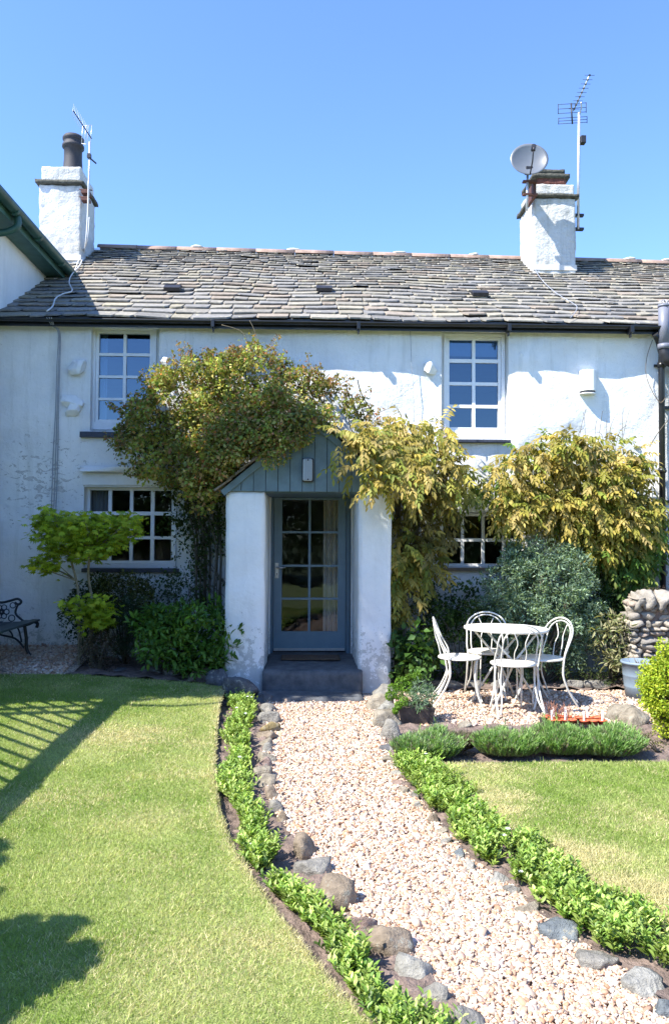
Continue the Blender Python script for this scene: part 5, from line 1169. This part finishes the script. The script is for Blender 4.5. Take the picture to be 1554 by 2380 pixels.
def strapleaf(name, label, px, py, z, n, L, col, w=.010):
    p = at_z(px, py, z); k = MB(); P = []
    mbx = []; V = []; Fc = []
    for i in range(n):
        a = random.uniform(-1.1, 1.1); l = L*random.uniform(.6, 1.1); pts = []
        for s in range(7):
            t = s/6; pts.append(Vector((p.x+math.sin(a)*l*t*.8, p.y-.05-.25*l*t*random.uniform(.8, 1), p.z+l*(t-.75*t*t*abs(math.sin(a))-.15*t*t))))
        o = len(V)
        for s, q in enumerate(pts): hw = w*(1-(s/6)**2)*.5+.0004; V += [(q.x-hw, q.y, q.z), (q.x+hw, q.y-.002, q.z)]
        for s in range(6): Fc.append((o+2*s, o+2*s+1, o+2*s+3, o+2*s+2))
    C = np.tile(np.array(col), (len(V), 1)); V = np.array(V); o = link(name, np_mesh(name, V, np.array(Fc), C), M['leaf'], None, tuple(p)); tag(o, label, 'plant'); return o
strapleaf('strap_leaved_plant', 'arching grassy leaves at the foot of the left porch pier', 545, 1545, .10, 16, .36, (.05, .10, .03), .012)
strapleaf('strap_leaved_plant', 'arching grassy leaves above the leafy bush near the pier', 512, 1500, .30, 14, .36, (.06, .13, .03), .012)

# ------------------------------------------------------------------ border plants
def periwinkle(label, xa, xb, y0, y1, n, zb):
    nc = n//3; Yc = y0+(y1-y0)*rng.random(nc); u = rng.random(nc); Xc = xa(Yc)+(xb(Yc)-xa(Yc))*u
    g = np.array([noise.noise(Vector((x*4.5, y*4.5, 11))) for x, y in zip(Xc, Yc)]); k = g > -.24; Xc, Yc = Xc[k], Yc[k]; nc = len(Xc)
    idx = rng.integers(0, nc, n); X = Xc[idx]+rng.standard_normal(n)*.022; Y = Yc[idx]+rng.standard_normal(n)*.022
    X = np.clip(X, xa(Y)-.03, xb(Y)+.03)
    H = (.03+.085*rng.random(n))*(1+.5*np.array([noise.noise(Vector((x*4, y*4, 1))) for x, y in zip(X, Y)])); lean = np.stack([rng.standard_normal(n)*.45, rng.standard_normal(n)*.45, np.ones(n)], 1); lean = unit(lean); P0 = np.stack([X, Y, np.full(n, zb)], 1)
    parts = []; C0 = pick([(.18, .29, .05), (.24, .35, .07), (.10, .18, .03), (.34, .42, .12), (.20, .26, .05)], n, .22)
    for lv in range(5):
        t = (.25+.75*lv/4); B = P0+lean*(H*t)[:, None]; a = rng.random(n)*6.28+lv*1.57
        for s in (0, math.pi):
            d = np.stack([np.cos(a+s), np.sin(a+s), np.full(n, .35+.35*t)], 1)+lean*.35; l = (.016+.024*rng.random(n))*(1.1-.25*(lv == 4))
            parts.append(leaves(B, d, np.stack([rng.standard_normal(n)*.2, rng.standard_normal(n)*.2, np.ones(n)], 1), l, l*.42, C0*(1+.12*rng.standard_normal((n, 1)))*(1+.08*lv), LANCE))
    # stems
    X_ = unit(np.cross(lean, rng.standard_normal((n, 3)))); parts2 = leaves(P0, lean, X_, H, .004, np.tile([.10, .15, .04], (n, 1)), NEEDLE)
    V, Fc, C = join(parts); o = link('periwinkle', np_mesh('periwinkle', V, Fc, C), M['leaf_gloss']); tag(o, label, 'ground cover', kind='stuff')
    V, Fc, C = parts2; link('stems', np_mesh('stems', V, Fc, C), M['leaf'], o)
    # white flowers
    m_ = max(6, n//220); i = rng.integers(0, n, m_); B = P0[i]+lean[i]*H[i][:, None]*1.12; pt = []
    for q in range(5):
        a = q*2*math.pi/5; pt.append(leaves(B, np.tile([math.cos(a), math.sin(a)*.7-.2, .3], (m_, 1)), np.tile([0., -.5, 1], (m_, 1)), .014, .012, np.tile([.85, .85, .9], (m_, 1)), OVAL))
    V, Fc, C = join(pt); link('flowers', np_mesh('flowers', V, Fc, C), M['leaf'], o)
periwinkle('green periwinkle border between the left lawn and the path stones', lambda y: XL(y)+.12+.05*np.sin(y*5), lambda y: XPL(y)-.17-.06*np.clip(-y-4, 0, 1.5), -7.0, -1.55, 2600, .02)
periwinkle('green periwinkle border between the path stones and the right lawn', lambda y: XPR(y)+.05, lambda y: XR(y)-.02+.05*np.sin(y*7)+.03*np.sin(y*17), -6.6, YRB+.1, 2700, .03)

# lavender row
GLV = 'lavender clumps along the front of the patio'
def lavender(px, py, w, h, lab, cols, n=2300, dry=.1):
    p = at_z(px, py+h*.42, .03); pm = ppm(p.y); rw = w/pm/2; hh = h/pm*.50; c = Vector((p.x, p.y+rw*.45, .03))
    a = rng.random(n)*6.283; r = np.sqrt(rng.random(n)); bx = np.stack([c.x+rw*.9*r*np.cos(a), c.y+rw*.55*r*np.sin(a), np.full(n, .05)], 1)
    D = np.stack([np.cos(a)*r*.6+rng.standard_normal(n)*.16, np.sin(a)*r*.6+rng.standard_normal(n)*.26, 1.0+0*a], 1); D = unit(D); lump = np.array([noise.noise(Vector((x*9, y*9, px))) for x, y in bx[:, :2]]); Hh = hh*(.62+.45*rng.random(n)+.75*lump)*(1-.22*r**2); Hh[rng.random(n) < .04] *= 1.3
    parts = []; C0 = pick(cols, n, .15); dr = rng.random(n) < dry; C0[dr] = np.array([.22, .19, .14])
    parts.append(leaves(bx+D*(Hh*.15)[:, None], D, rng.standard_normal((n, 3)), Hh*.85, .004, C0*.8, NEEDLE))
    for lv in range(7):
        t = .35+.62*lv/6; B = bx+D*(Hh*t)[:, None]; a2 = rng.random(n)*6.28
        for s in (0, math.pi):
            d = D*1.3+np.stack([np.cos(a2+s), np.sin(a2+s), .0*a2], 1)*.55; parts.append(leaves(B, d, rng.standard_normal((n, 3)), .030, .0055, C0*(1+.15*rng.standard_normal((n, 1))), NEEDLE))
    st = branches(c-Vector((0, 0, .02)), [Vector(bx[i])+Vector(D[i])*float(Hh[i])*.5 for i in range(12)], .007, .003)
    plant('lavender', lab, 'lavender', tuple(c), [join(parts)], 'leaf', st, 'timber', GLV)
LC = [(.22, .38, .11), (.28, .43, .12), (.34, .43, .21), (.17, .30, .08)]
lavender(996, 1733, 146, 96, 'round grey green lavender clump beside the wooden planter', LC+[(.20, .25, .17)]); lavender(1072, 1722, 60, 70, 'small woody brown lavender between larger green clumps', [(.20, .17, .13), (.12, .14, .07)], 500, .6)
lavender(1190, 1728, 150, 90, 'green lavender clump in front of the nearest chair', LC); lavender(1320, 1722, 150, 98, 'dense bright green lavender clump before the seed tray', LC, 2500); lavender(1425, 1722, 150, 105, 'tall green lavender clump beside the golden shrub', LC)

# golden shrub
cg = at_z(1562, 1745, .03); c = (cg.x+.21, cg.y+.36, .40)
ce = ell_centers(c, (.27, .28, .34), 260, .06, .35)+rng.standard_normal((260, 3))*.025; f = clump_foliage(ce, .04+.035*rng.random(len(ce)), 120, .020, .013, [(.38, .45, .03), (.30, .40, .03), (.46, .48, .05), (.22, .34, .03)], OVAL, 0, .6, clumpvar=.12)
plant('golden_shrub', 'round yellow green shrub at the right edge of the patio', 'shrub', (c[0], c[1], .03), [f], 'leaf', branches((c[0], c[1], .02), [ce[i] for i in range(30)], .014, .003))
# straggly bits at its foot
ce = poly_centers([(1480, 1700), (1554, 1720), (1570, 1765), (1500, 1760)], 14, cg.y-.1, cg.y+.15)
shrub('ground_plant', 'low leggy plant on bare soil under the golden shrub', 'plant', (cg.x-.12, cg.y, .03), ce, .03+.02*rng.random(14), 14, .022, .012, [(.2, .2, .06), (.12, .12, .05)], stems=14, r0=.004)

# ------------------------------------------------------------------ dry stone wall on the right
dw = thing('dry_stone_wall', 'rough grey dry stone wall at the right side of the patio', 'wall', tuple(at_z(1510, 1600, 0)))
yw = -.98; xw0 = at_y(1460, 1500, yw).x; parts = []; z = 0; sd = 300
V = []; Fc = []; C = []; o_ = 0
while z < .98:
    hrow = random.uniform(.04, .085); x = xw0+random.uniform(-.02, .03)+.03*max(0, z-.5)
    while x < 5.2:
        w = random.uniform(.07, .22); hh = hrow*random.uniform(.8, 1.25); col = random.choice([(.37, .325, .265), (.31, .28, .24), (.42, .37, .30), (.26, .24, .21), (.36, .29, .235)])
        for back in (0, 1):
            me = rock_mesh(w*1.06, .24, hh*1.15, sd, 2, col, .20, .97); sd += 1; n = len(me.vertices); a = np.empty(n*3, np.float32); me.vertices.foreach_get('co', a); a = a.reshape(-1, 3)*1.22
            a += np.array([x+w/2, yw+random.uniform(-.025, .025)+back*.22+.1*z*(1-2*back), z+hrow/2]); fc = np.array([tuple(p.vertices) for p in me.polygons]); V.append(a); Fc.append(fc+o_); C.append(np.tile(col, (n, 1))); o_ += n; bpy.data.meshes.remove(me)
        x += w
    z += hrow*.92
link('coursed_stones', np_mesh('coursed_stones', np.concatenate(V), np.concatenate(Fc), np.concatenate(C), False), M['drystone'], dw)
k = MB(); k.box(xw0+.08, 5.1, yw+.02, yw+.2, 0, .9); k.col = (.05, .045, .04); k.build('rubble_core', M['soil'], dw)
x = xw0+.03; i = 0
for (px, py, w, h) in ((1478, 1395, 24, 40), (1502, 1392, 44, 44), (1532, 1398, 40, 46), (1560, 1400, 44, 44), (1590, 1402, 44, 42)):
    p = at_y(px, py, yw+.05); pm = ppm(yw); me = rock_mesh(w/pm*1.2, .32, h/pm*1.3, 500+i, 3, random.choice([(.32, .29, .24), (.27, .25, .22), (.34, .31, .265)]), .3, .5); me.transform(Matrix.Translation(p)); link('coping_stone', me, M['drystone'], dw); i += 1
ce = poly_centers([(1500, 1375), (1530, 1358), (1600, 1352), (1610, 1395), (1515, 1400)], 40, yw+.05, yw+.3)
shrub('heather', 'purplish brown heather growing on top of the dry stone wall', 'plant', tuple(at_y(1550, 1400, yw+.15)), ce, .05+.03*rng.random(40), 44, .018, .006, [(.14, .08, .07), (.10, .07, .06), (.09, .08, .04)], stems=12)

# ------------------------------------------------------------------ trees behind the viewer (seen in the glass) and casters of shade at the left
def tree(x, y, h, w, lab, n=260, lf=.16, seed=0, group='trees and hedge across the garden', cols=[(.035, .06, .018), (.05, .085, .022), (.025, .045, .015)]):
    base = (x, y, -.1); ce = ell_centers((x, y, h*.6), (w, w*.8, h*.42), n, .3, .8); f = clump_foliage(ce, w*.16+w*.10*rng.random(n), 70, lf, lf*.6, cols, OVAL, 0, .4)
    st = MB(); sp_ = spline([base, (x+.1, y, h*.3), (x, y+.05, h*.75)], 6); st.tube(sp_, [h*.035*(1-.8*i/(len(sp_)-1)) for i in range(len(sp_))], 8); branches((x+.05, y, h*.3), [ce[i] for i in range(14)], h*.014, .01, st)
    plant('garden_tree', lab, 'tree', base, [f], 'leaf', st, group=group, fol='crown', stn='trunk')
for i, (x, y, h, w, lab) in enumerate([(-9, -23, 5.2, 3.2, 'dark broad tree across the garden, far left behind the viewer'), (-3.5, -24, 5.4, 3.4, 'dark tall tree behind the viewer left of the path end'), (1.5, -25, 5.3, 3.2, 'dense tree behind the viewer in line with the door'), (6.5, -24, 5.4, 3.4, 'dark round tree behind the viewer right of the path end'), (12, -23, 5.2, 3.2, 'dense tree across the garden, far right behind the viewer')]):
    tree(x, y, h, w, lab)
hb_ = MB()
hp = np.stack([-16+34*rng.random(700), -18.5+1.2*rng.random(700), .1+2.4*rng.random(700)], 1)
f = clump_foliage(hp, .35+.1*rng.random(700), 40, .12, .08, [(.03, .055, .015), (.045, .075, .02)], OVAL)
plant('hedge', 'long dark hedge across the far end of the garden behind the viewer', 'hedge', (0, -18, -.1), [f], 'leaf', branches((0, -18, -.1), [hp[i] for i in range(12)], .03, .01))
# small tree that throws the leafy shade in the lower left of the lawn
SH = sun_dir
def cast_from(px, py, h):
    p = on_lawn(px, py); t = h/-SH.z; return Vector((p.x-SH.x*t, p.y-SH.y*t, p.z+h))
cs = []
for (px, py, r_, h) in [(60, 2150, .16, 1.7), (130, 2170, .13, 1.75), (190, 2130, .06, 1.8), (20, 2200, .18, 1.65), (90, 2215, .15, 1.7), (160, 2220, .08, 1.75), (215, 2200, .04, 1.8), (40, 2260, .12, 1.6), (120, 2270, .10, 1.65), (200, 2240, .07, 1.7), (-60, 2170, .2, 1.6), (-90, 2250, .2, 1.5), (50, 2310, .08, 1.5),
                        (0, 1990, .05, 2.0), (-30, 1970, .12, 2.0), (10, 1955, .05, 2.05), (-160, 2050, .3, 1.8), (10, 2355, .1, 1.5), (-10, 2070, .05, 1.9)]:
    for q in range(3): v = cast_from(px-35+random.uniform(-10, 10), py+15+random.uniform(-8, 8), h+random.uniform(-.2, .2)); cs.append((v, r_*random.uniform(.28, .5)))
ce = np.array([tuple(v) for v, r_ in cs]); rr_ = np.array([r_ for v, r_ in cs]); f = clump_foliage(ce, rr_, 90, .07, .045, [(.05, .09, .02), (.07, .12, .025)], OVAL, shell=.9)
bs = (float(ce[:, 0].mean())-.3, float(ce[:, 1].mean()), .08)
plant('apple_tree', 'low leafy tree standing on the lawn left of the viewer', 'tree', bs, [f], 'leaf', branches(bs, [ce[i] for i in range(0, len(ce), 3)], .03, .006), fol='crown', stn='trunk')
# tall evergreen added in front of the wing, off the picture: shaped to keep the porch front in shade
cc = []
for i in range(620):
    z = random.uniform(.9, 8.0); y1_ = -2.35-.29*(z-.7) if z < 5.2 else -3.66; y0_ = -2.5 if z < 6.3 else -3.05
    if y1_ > y0_: y1_ = y0_
    cc.append((random.uniform(-4.5, -3.55), random.uniform(min(y1_+.14, y0_), y0_), z))
cc = np.array(cc); f = clump_foliage(cc, .15+.05*rng.random(len(cc)), 60, .085, .05, [(.03, .06, .02), (.045, .08, .025)], OVAL)
plant('added_shade_tree', 'unseen dark evergreen added by the neighbouring wing to shade the porch', 'tree', (-4.0, -2.85, .1), [f], 'leaf', branches((-4.0, -2.85, .1), [cc[i] for i in range(24)], .07, .01), fol='crown', stn='trunk')
# trellis fence at the left, off the picture: its rail and slats shade the lawn
tf = thing('trellis_fence', 'wooden trellis fence standing along the left side of the lawn', 'fence', (-3.2, -4.9, .1))
tA = on_lawn(287, 1610); tB = on_lawn(-8, 1888); hR = 1.72
def up_(p, h): t = h/-SH.z; return Vector((p.x-SH.x*t, p.y-SH.y*t, p.z+h))
rA, rB = up_(tA, hR), up_(tB, hR); dirn = (rB-rA); rA2 = rA+dirn*.0; rB2 = rB+dirn*.75
def bar(mbx, a, b_, w, d):
    a, b_ = Vector(a), Vector(b_); t = (b_-a).normalized(); u = Vector((1, 0, 0)); v = t.cross(u).normalized(); u = v.cross(t)
    mbx.prism([a+u*d/2+v*w/2, a-u*d/2+v*w/2, a-u*d/2-v*w/2, a+u*d/2-v*w/2], b_-a)
k = MB(); bar(k, rA2, rB2, .19, .07); k.build('top_rail', M['timber'], tf)
k = MB(); bar(k, rA2-Vector((0, 0, 1.35)), rB2-Vector((0, 0, 1.35)), .09, .04); k.build('bottom_rail', M['timber'], tf)
for s in (0, .5, 1.0):
    p = rA2.lerp(rB2, s); k = MB(); bar(k, (p.x+.03, p.y, 0), (p.x+.03, p.y, p.z+.06), .09, .09); k.build('post', M['timber'], tf)
Ln = (rB2-rA2).length; n = int(Ln/.20); dd = (rB2-rA2).normalized()
for i in range(-6, n+1):
    s0 = i*.20; a_ = rA2+dd*max(s0, 0)-Vector((0, 0, .0 if s0 >= 0 else 0))
    top = rA2+dd*(s0+1.35); bot = rA2+dd*s0-Vector((0, 0, 1.33))
    if s0 < 0: f_ = -s0/1.35; bot = bot.lerp(top, f_)
    if s0+1.35 > Ln: f_ = (Ln-s0)/1.35; top = bot.lerp(top, f_)
    k = MB(); bar(k, bot, top, .034, .012); k.build('lattice_slat', M['timber'], tf)
# ------------------------------------------------------------------ garden furniture
GC = 'white metal bistro chairs round the garden table'
def make_chair(label):
    t = thing('bistro_chair', label, 'chair', (0, 0, 0), GC)
    k = MB(); k.lathe([(0, .452), (.19, .455), (.203, .452), (.207, .444), (.203, .436), (.19, .434), (0, .434)], (0, 0, 0), 36); k.build('seat', M['chair'], t)
    def hoop(wb, wt, ht, yb, yt, r):
        pts = [(-wb, yb, .42), (-wb-.01, yb-.01, .50), (-wt, yb+(yt-yb)*.40, .59)]
        for i in range(0, 9):
            a = math.pi*(1-i/8); pts.append((wt*math.cos(a), yb+(yt-yb)*(.62+.38*math.sin(a)), .66+(ht-.66)*math.sin(a)))
        pts += [(wt, yb+(yt-yb)*.40, .59), (wb+.01, yb-.01, .50), (wb, yb, .42)]
        return MB().tube(spline(pts, 4), r, 8)
    hoop(.195, .200, .815, -.10, -.25, .008).build('back_hoop', M['chair'], t); hoop(.150, .158, .788, -.135, -.25, .0065).build('inner_hoop', M['chair'], t)
    for s in (-1, 1):
        MB().tube(spline([(s*.045, -.175, .44), (s*.055, -.20, .56), (s*.035, -.23, .65), (s*.075, -.245, .755)], 5), .005, 8).build('spindle', M['chair'], t)
        MB().tube(spline([(s*.195, -.10, .43), (s*.20, -.09, .30), (s*.205, -.15, .15), (s*.215, -.25, 0)], 5), .0095, 8).build('leg', M['chair'], t)
        MB().tube(spline([(s*.150, -.135, .43), (s*.155, -.12, .30), (s*.165, -.18, .15), (s*.20, -.26, .04)], 5), .0075, 8).build('leg_brace', M['chair'], t)
        MB().tube(spline([(s*.12, .155, .435), (s*.125, .14, .28), (s*.135, .165, .12), (s*.15, .21, 0)], 5), .0095, 8).build('leg', M['chair'], t)
        MB().tube(spline([(s*.085, .165, .435), (s*.09, .15, .28), (s*.10, .18, .12), (s*.135, .205, .05)], 5), .0075, 8).build('leg_brace', M['chair'], t)
    return t
def copy_tree(o, label):
    r = o.copy(); COL.objects.link(r); r['label'] = label
    for ch in o.children:
        c2 = ch.copy(); COL.objects.link(c2); c2.parent = r
    return r
ch0 = make_chair('white bistro chair left of the table, its open back to the porch')
ZP = .018
pos = [(1.47, -1.66, -100, None), (1.83, -1.30, 172, 'white bistro chair behind the table, facing the viewer'), (1.885, -2.03, 4, 'white bistro chair in front of the table, back to the viewer'), (2.24, -1.72, 112, 'white bistro chair right of the table beside the conifer')]
for i, (x, y, a, lab) in enumerate(pos):
    o = ch0 if i == 0 else copy_tree(ch0, lab); o.location = (x, y, ZP); o.rotation_euler = (0, 0, R(a))
tb_ = thing('garden_table', 'round white metal garden table amid four matching chairs', 'table', (0, 0, 0))
k = MB(); k.lathe([(0, .725), (.385, .728), (.397, .724), (.40, .712), (.397, .700), (.388, .698), (.388, .71), (0, .712)], (0, 0, 0), 48); k.build('tabletop', M['chair'], tb_)
for y, s in ((-.12, 1), (-.12, -1), (.12, 1), (.12, -1)):
    yy = y+.012*s; MB().tube([(-.28*s, yy, .70), (0, yy*1.1, .42), (.27*s, yy*1.6, 0)], .011, 8).build('leg', M['chair'], tb_)
k = MB(); k.tube([(0, -.14, .40), (0, .14, .40)], .008, 8); k.tube([(-.28, -.12, .695), (-.28, .12, .695)], .008, 8); k.tube([(.28, -.12, .695), (.28, .12, .695)], .008, 8); k.build('cross_bar', M['chair'], tb_)
tb_.location = (1.905, -1.66, ZP); tb_.rotation_euler = (R(-.5), R(1.3), R(20))

# planter with herbs
pp = at_z(968, 1688, 0); pl = thing('planter', 'tapered dark wooden planter box on the stones beside the patio', 'planter', tuple(pp)); hw, hb2, H = .145, .115, .20
hz_ = at_y(968, 1645, pp.y).z
H = hz_; yc = pp.y+.13
for (sx, sy) in ((0, -1), (0, 1), (-1, 0), (1, 0)):
    k = MB()
    if sx == 0: poly = [(pp.x-hb2, yc+sy*hb2, 0), (pp.x+hb2, yc+sy*hb2, 0), (pp.x+hw, yc+sy*hw, H), (pp.x-hw, yc+sy*hw, H)]; k.prism(poly, (0, -sy*.018, 0))
    else: poly = [(pp.x+sx*hb2, yc-hb2+.02, 0), (pp.x+sx*hb2, yc+hb2-.02, 0), (pp.x+sx*hw, yc+hw-.02, H), (pp.x+sx*hw, yc-hw+.02, H)]; k.prism(poly, (-sx*.018, 0, 0))
    k.build('side_board', M['planter'], pl, bevel=.003)
for sx in (-1, 1):
    k = MB(); k.prism([(pp.x+sx*hb2-.012, yc-hb2-.008, 0), (pp.x+sx*hb2+.012, yc-hb2-.008, 0), (pp.x+sx*hw+.012, yc-hw-.008, H+.004), (pp.x+sx*hw-.012, yc-hw-.008, H+.004)], (0, .007, 0)); k.build('corner_strip', M['planter'], pl)
k = MB(); k.box(pp.x-hw+.03, pp.x+hw-.03, yc-hw+.03, yc+hw-.03, H-.03, H-.015); k.build('compost', M['soil'], pl)
c0 = Vector((pp.x, yc, H))
def herb(label, cat, cens, rads, per, L, Wd, cols, tm=OVAL, **kw):
    ce = np.array([tuple(c) for c in cens]); f = clump_foliage(ce, np.array(rads), per, L, Wd, cols, tm, **kw)
    plant(cat, label, 'herb', tuple(c0), [f], 'leaf', branches(tuple(c0), ce, .004, .002), stemmat='planter')
cens = [at_y(px, py, yc+dy) for px, py, dy in ((912, 1600, -.05), (930, 1585, 0), (905, 1618, -.08), (925, 1612, -.1), (950, 1578, .05), (968, 1572, .05), (945, 1598, -.02), (938, 1630, -.16), (925, 1640, -.17), (918, 1652, -.16))]
herb('bright curly parsley spilling over the left rim of the planter', 'parsley', cens, [.045, .05, .04, .05, .045, .04, .05, .04, .03, .025], 420, .010, .010, [(.13, .25, .025), (.17, .30, .03), (.09, .18, .02)], upn=.6)
cens = [at_y(px, py, yc+dy) for px, py, dy in ((965, 1610, -.08), (975, 1595, -.02), (955, 1625, -.12), (985, 1620, -.1), (998, 1625, -.05), (1000, 1610, 0), (975, 1635, -.14), (990, 1600, .04))]
herb('silver grey leafed herb in the right half of the planter', 'curry_plant', cens, [.05]*8, 110, .035, .006, [(.24, .32, .24), (.18, .27, .17), (.14, .24, .10)], NEEDLE, spread=.4)
cens = [at_y(px, py, yc+dy) for px, py, dy in ((980, 1565, .08), (970, 1570, .1), (990, 1580, .08), (965, 1560, .1))]
herb('upright mint sprigs at the back of the planter', 'mint', cens, [.04]*4, 26, .032, .022, [(.09, .18, .04), (.12, .22, .05)])

# blue grey bucket
pb = at_z(1490, 1622, 0); bk = thing('bucket', 'blue grey plastic tub between the stone wall and golden shrub', 'bucket', tuple(pb)); pm = ppm(pb.y); rb = 45/pm; hb3 = at_y(1490, 1536, pb.y).z
k = MB(); k.lathe([(0, 0), (rb*.80, 0), (rb*.86, hb3*.3), (rb*.875, hb3*.31), (rb*.875, hb3*.33), (rb*.92, hb3*.6), (rb*.935, hb3*.61), (rb*.935, hb3*.63), (rb*.97, hb3*.93), (rb*1.04, hb3*.935), (rb*1.05, hb3*.97), (rb*1.03, hb3), (rb*.95, hb3), (rb*.9, hb3*.85), (0, hb3*.85)], tuple(pb), 36); k.build('tub', M['bucket'], bk)
k = MB()
for i in range(26):
    a = random.uniform(0, 6.28); r_ = random.uniform(0, rb*.6); q = Vector((pb.x+r_*math.cos(a), pb.y+r_*math.sin(a), hb3*.85)); k.tube([q, q+Vector((random.uniform(-.05, .05), random.uniform(-.05, .05), random.uniform(.04, .10)))], .002, 4)
o = k.build('dry_stems', M['timber']); tag(o, 'dry twiggy stems in the blue grey tub', 'plant')

# seed tray: two trays with pots and labels
def seedtray(px, py, w, lab, n):
    p = at_z(px, py, ZP); t = thing('seed_tray', lab, 'seed tray', (p.x, p.y, ZP), 'seed trays at the front of the patio'); wm = w/ppm(p.y)
    k = MB(); d_ = .24; k.box(p.x-wm/2, p.x+wm/2, p.y-d_/2, p.y+d_/2, ZP, ZP+.008)
    for s in (-1, 1): k.box(p.x-wm/2, p.x+wm/2, p.y+s*d_/2-.004, p.y+s*d_/2+.004, ZP+.008, ZP+.055); k.box(p.x+s*wm/2-.004, p.x+s*wm/2+.004, p.y-d_/2+.004, p.y+d_/2-.004, ZP+.008, ZP+.055)
    k.build('tray', M['tray'], t); gp = 'small orange plastic plant pots in the %s' % ('left seed tray' if n == 4 else 'right seed tray')
    for i in range(n):
        for j in range(2):
            x = p.x-wm/2+.05+(wm-.1)*i/(n-1); y = p.y-.06+.12*j; q = MB(); q.lathe([(0, 0), (.026, 0), (.036, .062), (.040, .063), (.040, .072), (.036, .073), (.033, .05), (0, .05)], (x, y, ZP+.009), 16)
            o = q.build('plant_pot', M['orange_pot']); tag(o, ('small orange pot in the near row of the %s' if j == 0 else 'small orange pot in the back row of the %s') % ('left seed tray' if n == 4 else 'right seed tray'), 'plant pot', gp+(', near row' if j == 0 else ', back row'))
            s = MB(); s.lathe([(0, .06), (.033, .062)], (x, y, ZP+.009), 12); s.build('compost', M['soil'], o)
            if (i+j) % 2 == 0:
                s = MB(); a = random.uniform(-.3, .3); s.prism([(x-.008, y+.01, ZP+.05), (x+.008, y+.01, ZP+.05), (x+.008+a*.06, y+.02, ZP+.15), (x-.008+a*.06, y+.02, ZP+.15)], (0, .002, 0)); ol = s.build('plant_label', M['plant_label']); tag(ol, 'white plastic plant label stuck in an orange pot', 'plant label', 'white labels in the orange pots')
    return p, wm
pA, wA = seedtray(1300, 1690, 74, 'black seed tray with orange pots beside the front chair leg', 4)
pB, wB = seedtray(1372, 1692, 70, 'black seed tray with orange pots near the tan rocks', 3)
k = MB()
for i in range(46):
    x = pA.x+random.uniform(-.1, .08); q = Vector((x, pA.y+random.uniform(-.07, .07), ZP+.07)); dx = random.uniform(-.06, .06); k.tube([q, q+Vector((dx*.4, 0, .06)), q+Vector((dx, random.uniform(-.03, .03), random.uniform(.08, .15)))], .0016, 4)
M['dryred'] = simple('dry_red_stem', (.28, .12, .07), .8, .3); o = k.build('seedling', M['dryred']); tag(o, 'wispy dry reddish seedlings in the left seed tray', 'plant')

# ------------------------------------------------------------------ iron bench along the neighbouring wing, facing right
zb_ = .235
bn = thing('garden_bench', 'black cast iron bench with scrolled arm at the left edge', 'bench', (-3.45, -.9, zb_)); ye = -.42; xb = -3.56   # xb: back of the bench
def bx_(u, z, y=ye): return Vector((xb+u, y, zb_+z))
for ysd in (ye, ye-1.25):
    k = MB()
    tube = lambda pts, r=.013: k.tube(spline([bx_(u, z, ysd) for u, z in pts], 5), r, 7)
    tube([(.10, .40), (.08, .25), (.02, .10), (-.02, 0)], .018); tube([(.50, .38), (.52, .25), (.53, .12), (.60, .01), (.66, .0)], .018)
    tube([(.06, .40), (.20, .36), (.36, .36), (.52, .39), (.60, .42), (.64, .40), (.63, .36)], .018)
    tube([(.10, .36), (.25, .28), (.40, .24), (.50, .14)], .011); tube([(.30, .36), (.36, .30), (.38, .24)], .009); tube([(.42, .37), (.45, .3), (.47, .2)], .009)
    tube([(.07, .42), (.03, .60), (-.02, .80), (-.03, .86)], .018)
    tube([(.02, .66), (.12, .66), (.24, .63), (.34, .65), (.42, .67), (.46, .64), (.43, .61), (.39, .63)], .014); tube([(.43, .62), (.40, .52), (.46, .45), (.54, .40)], .012)
    cc = (.25, .53)
    for i in range(6):
        a = i*math.pi/3; c2 = (cc[0]+.055*math.cos(a), cc[1]+.055*math.sin(a)); k.tube([bx_(c2[0]+.028*math.cos(b_), c2[1]+.028*math.sin(b_), ysd) for b_ in np.linspace(0, 6.283, 11)], .006, 5)
    k.tube([bx_(cc[0]+.018*math.cos(b_), cc[1]+.018*math.sin(b_), ysd) for b_ in np.linspace(0, 6.283, 9)], .012, 5)
    for (u, z, r_) in ((.13, .60, .035), (.37, .60, .03), (.15, .46, .035), (.36, .46, .035)): k.tube([bx_(u+r_*math.cos(b_), z+r_*math.sin(b_), ysd) for b_ in np.linspace(0, 6.283, 11)], .006, 5)
    tube([(.09, .64), (.12, .55), (.10, .45)], .008); tube([(.16, .64), (.19, .60), (.17, .55)], .006)
    k.build('end_frame', M['iron'], bn)
for i, u in enumerate((.12, .22, .32, .42, .53, .62)):
    z = (.405, .392, .385, .388, .405, .415)[i]; k = MB(); k.box(xb+u-.042, xb+u+.042, ye-1.27, ye+.02, zb_+z+.012, zb_+z+.034); k.build('seat_slat', M['bench_wood'], bn, bevel=.005)
for i, z in enumerate((.50, .60, .70, .80)):
    u = .065-.115*(z-.42)/.4+.03; k = MB(); k.box(xb+u-.010, xb+u+.012, ye-1.27, ye+.02, zb_+z-.038, zb_+z+.038); k.build('back_slat', M['bench_wood'], bn, bevel=.005)
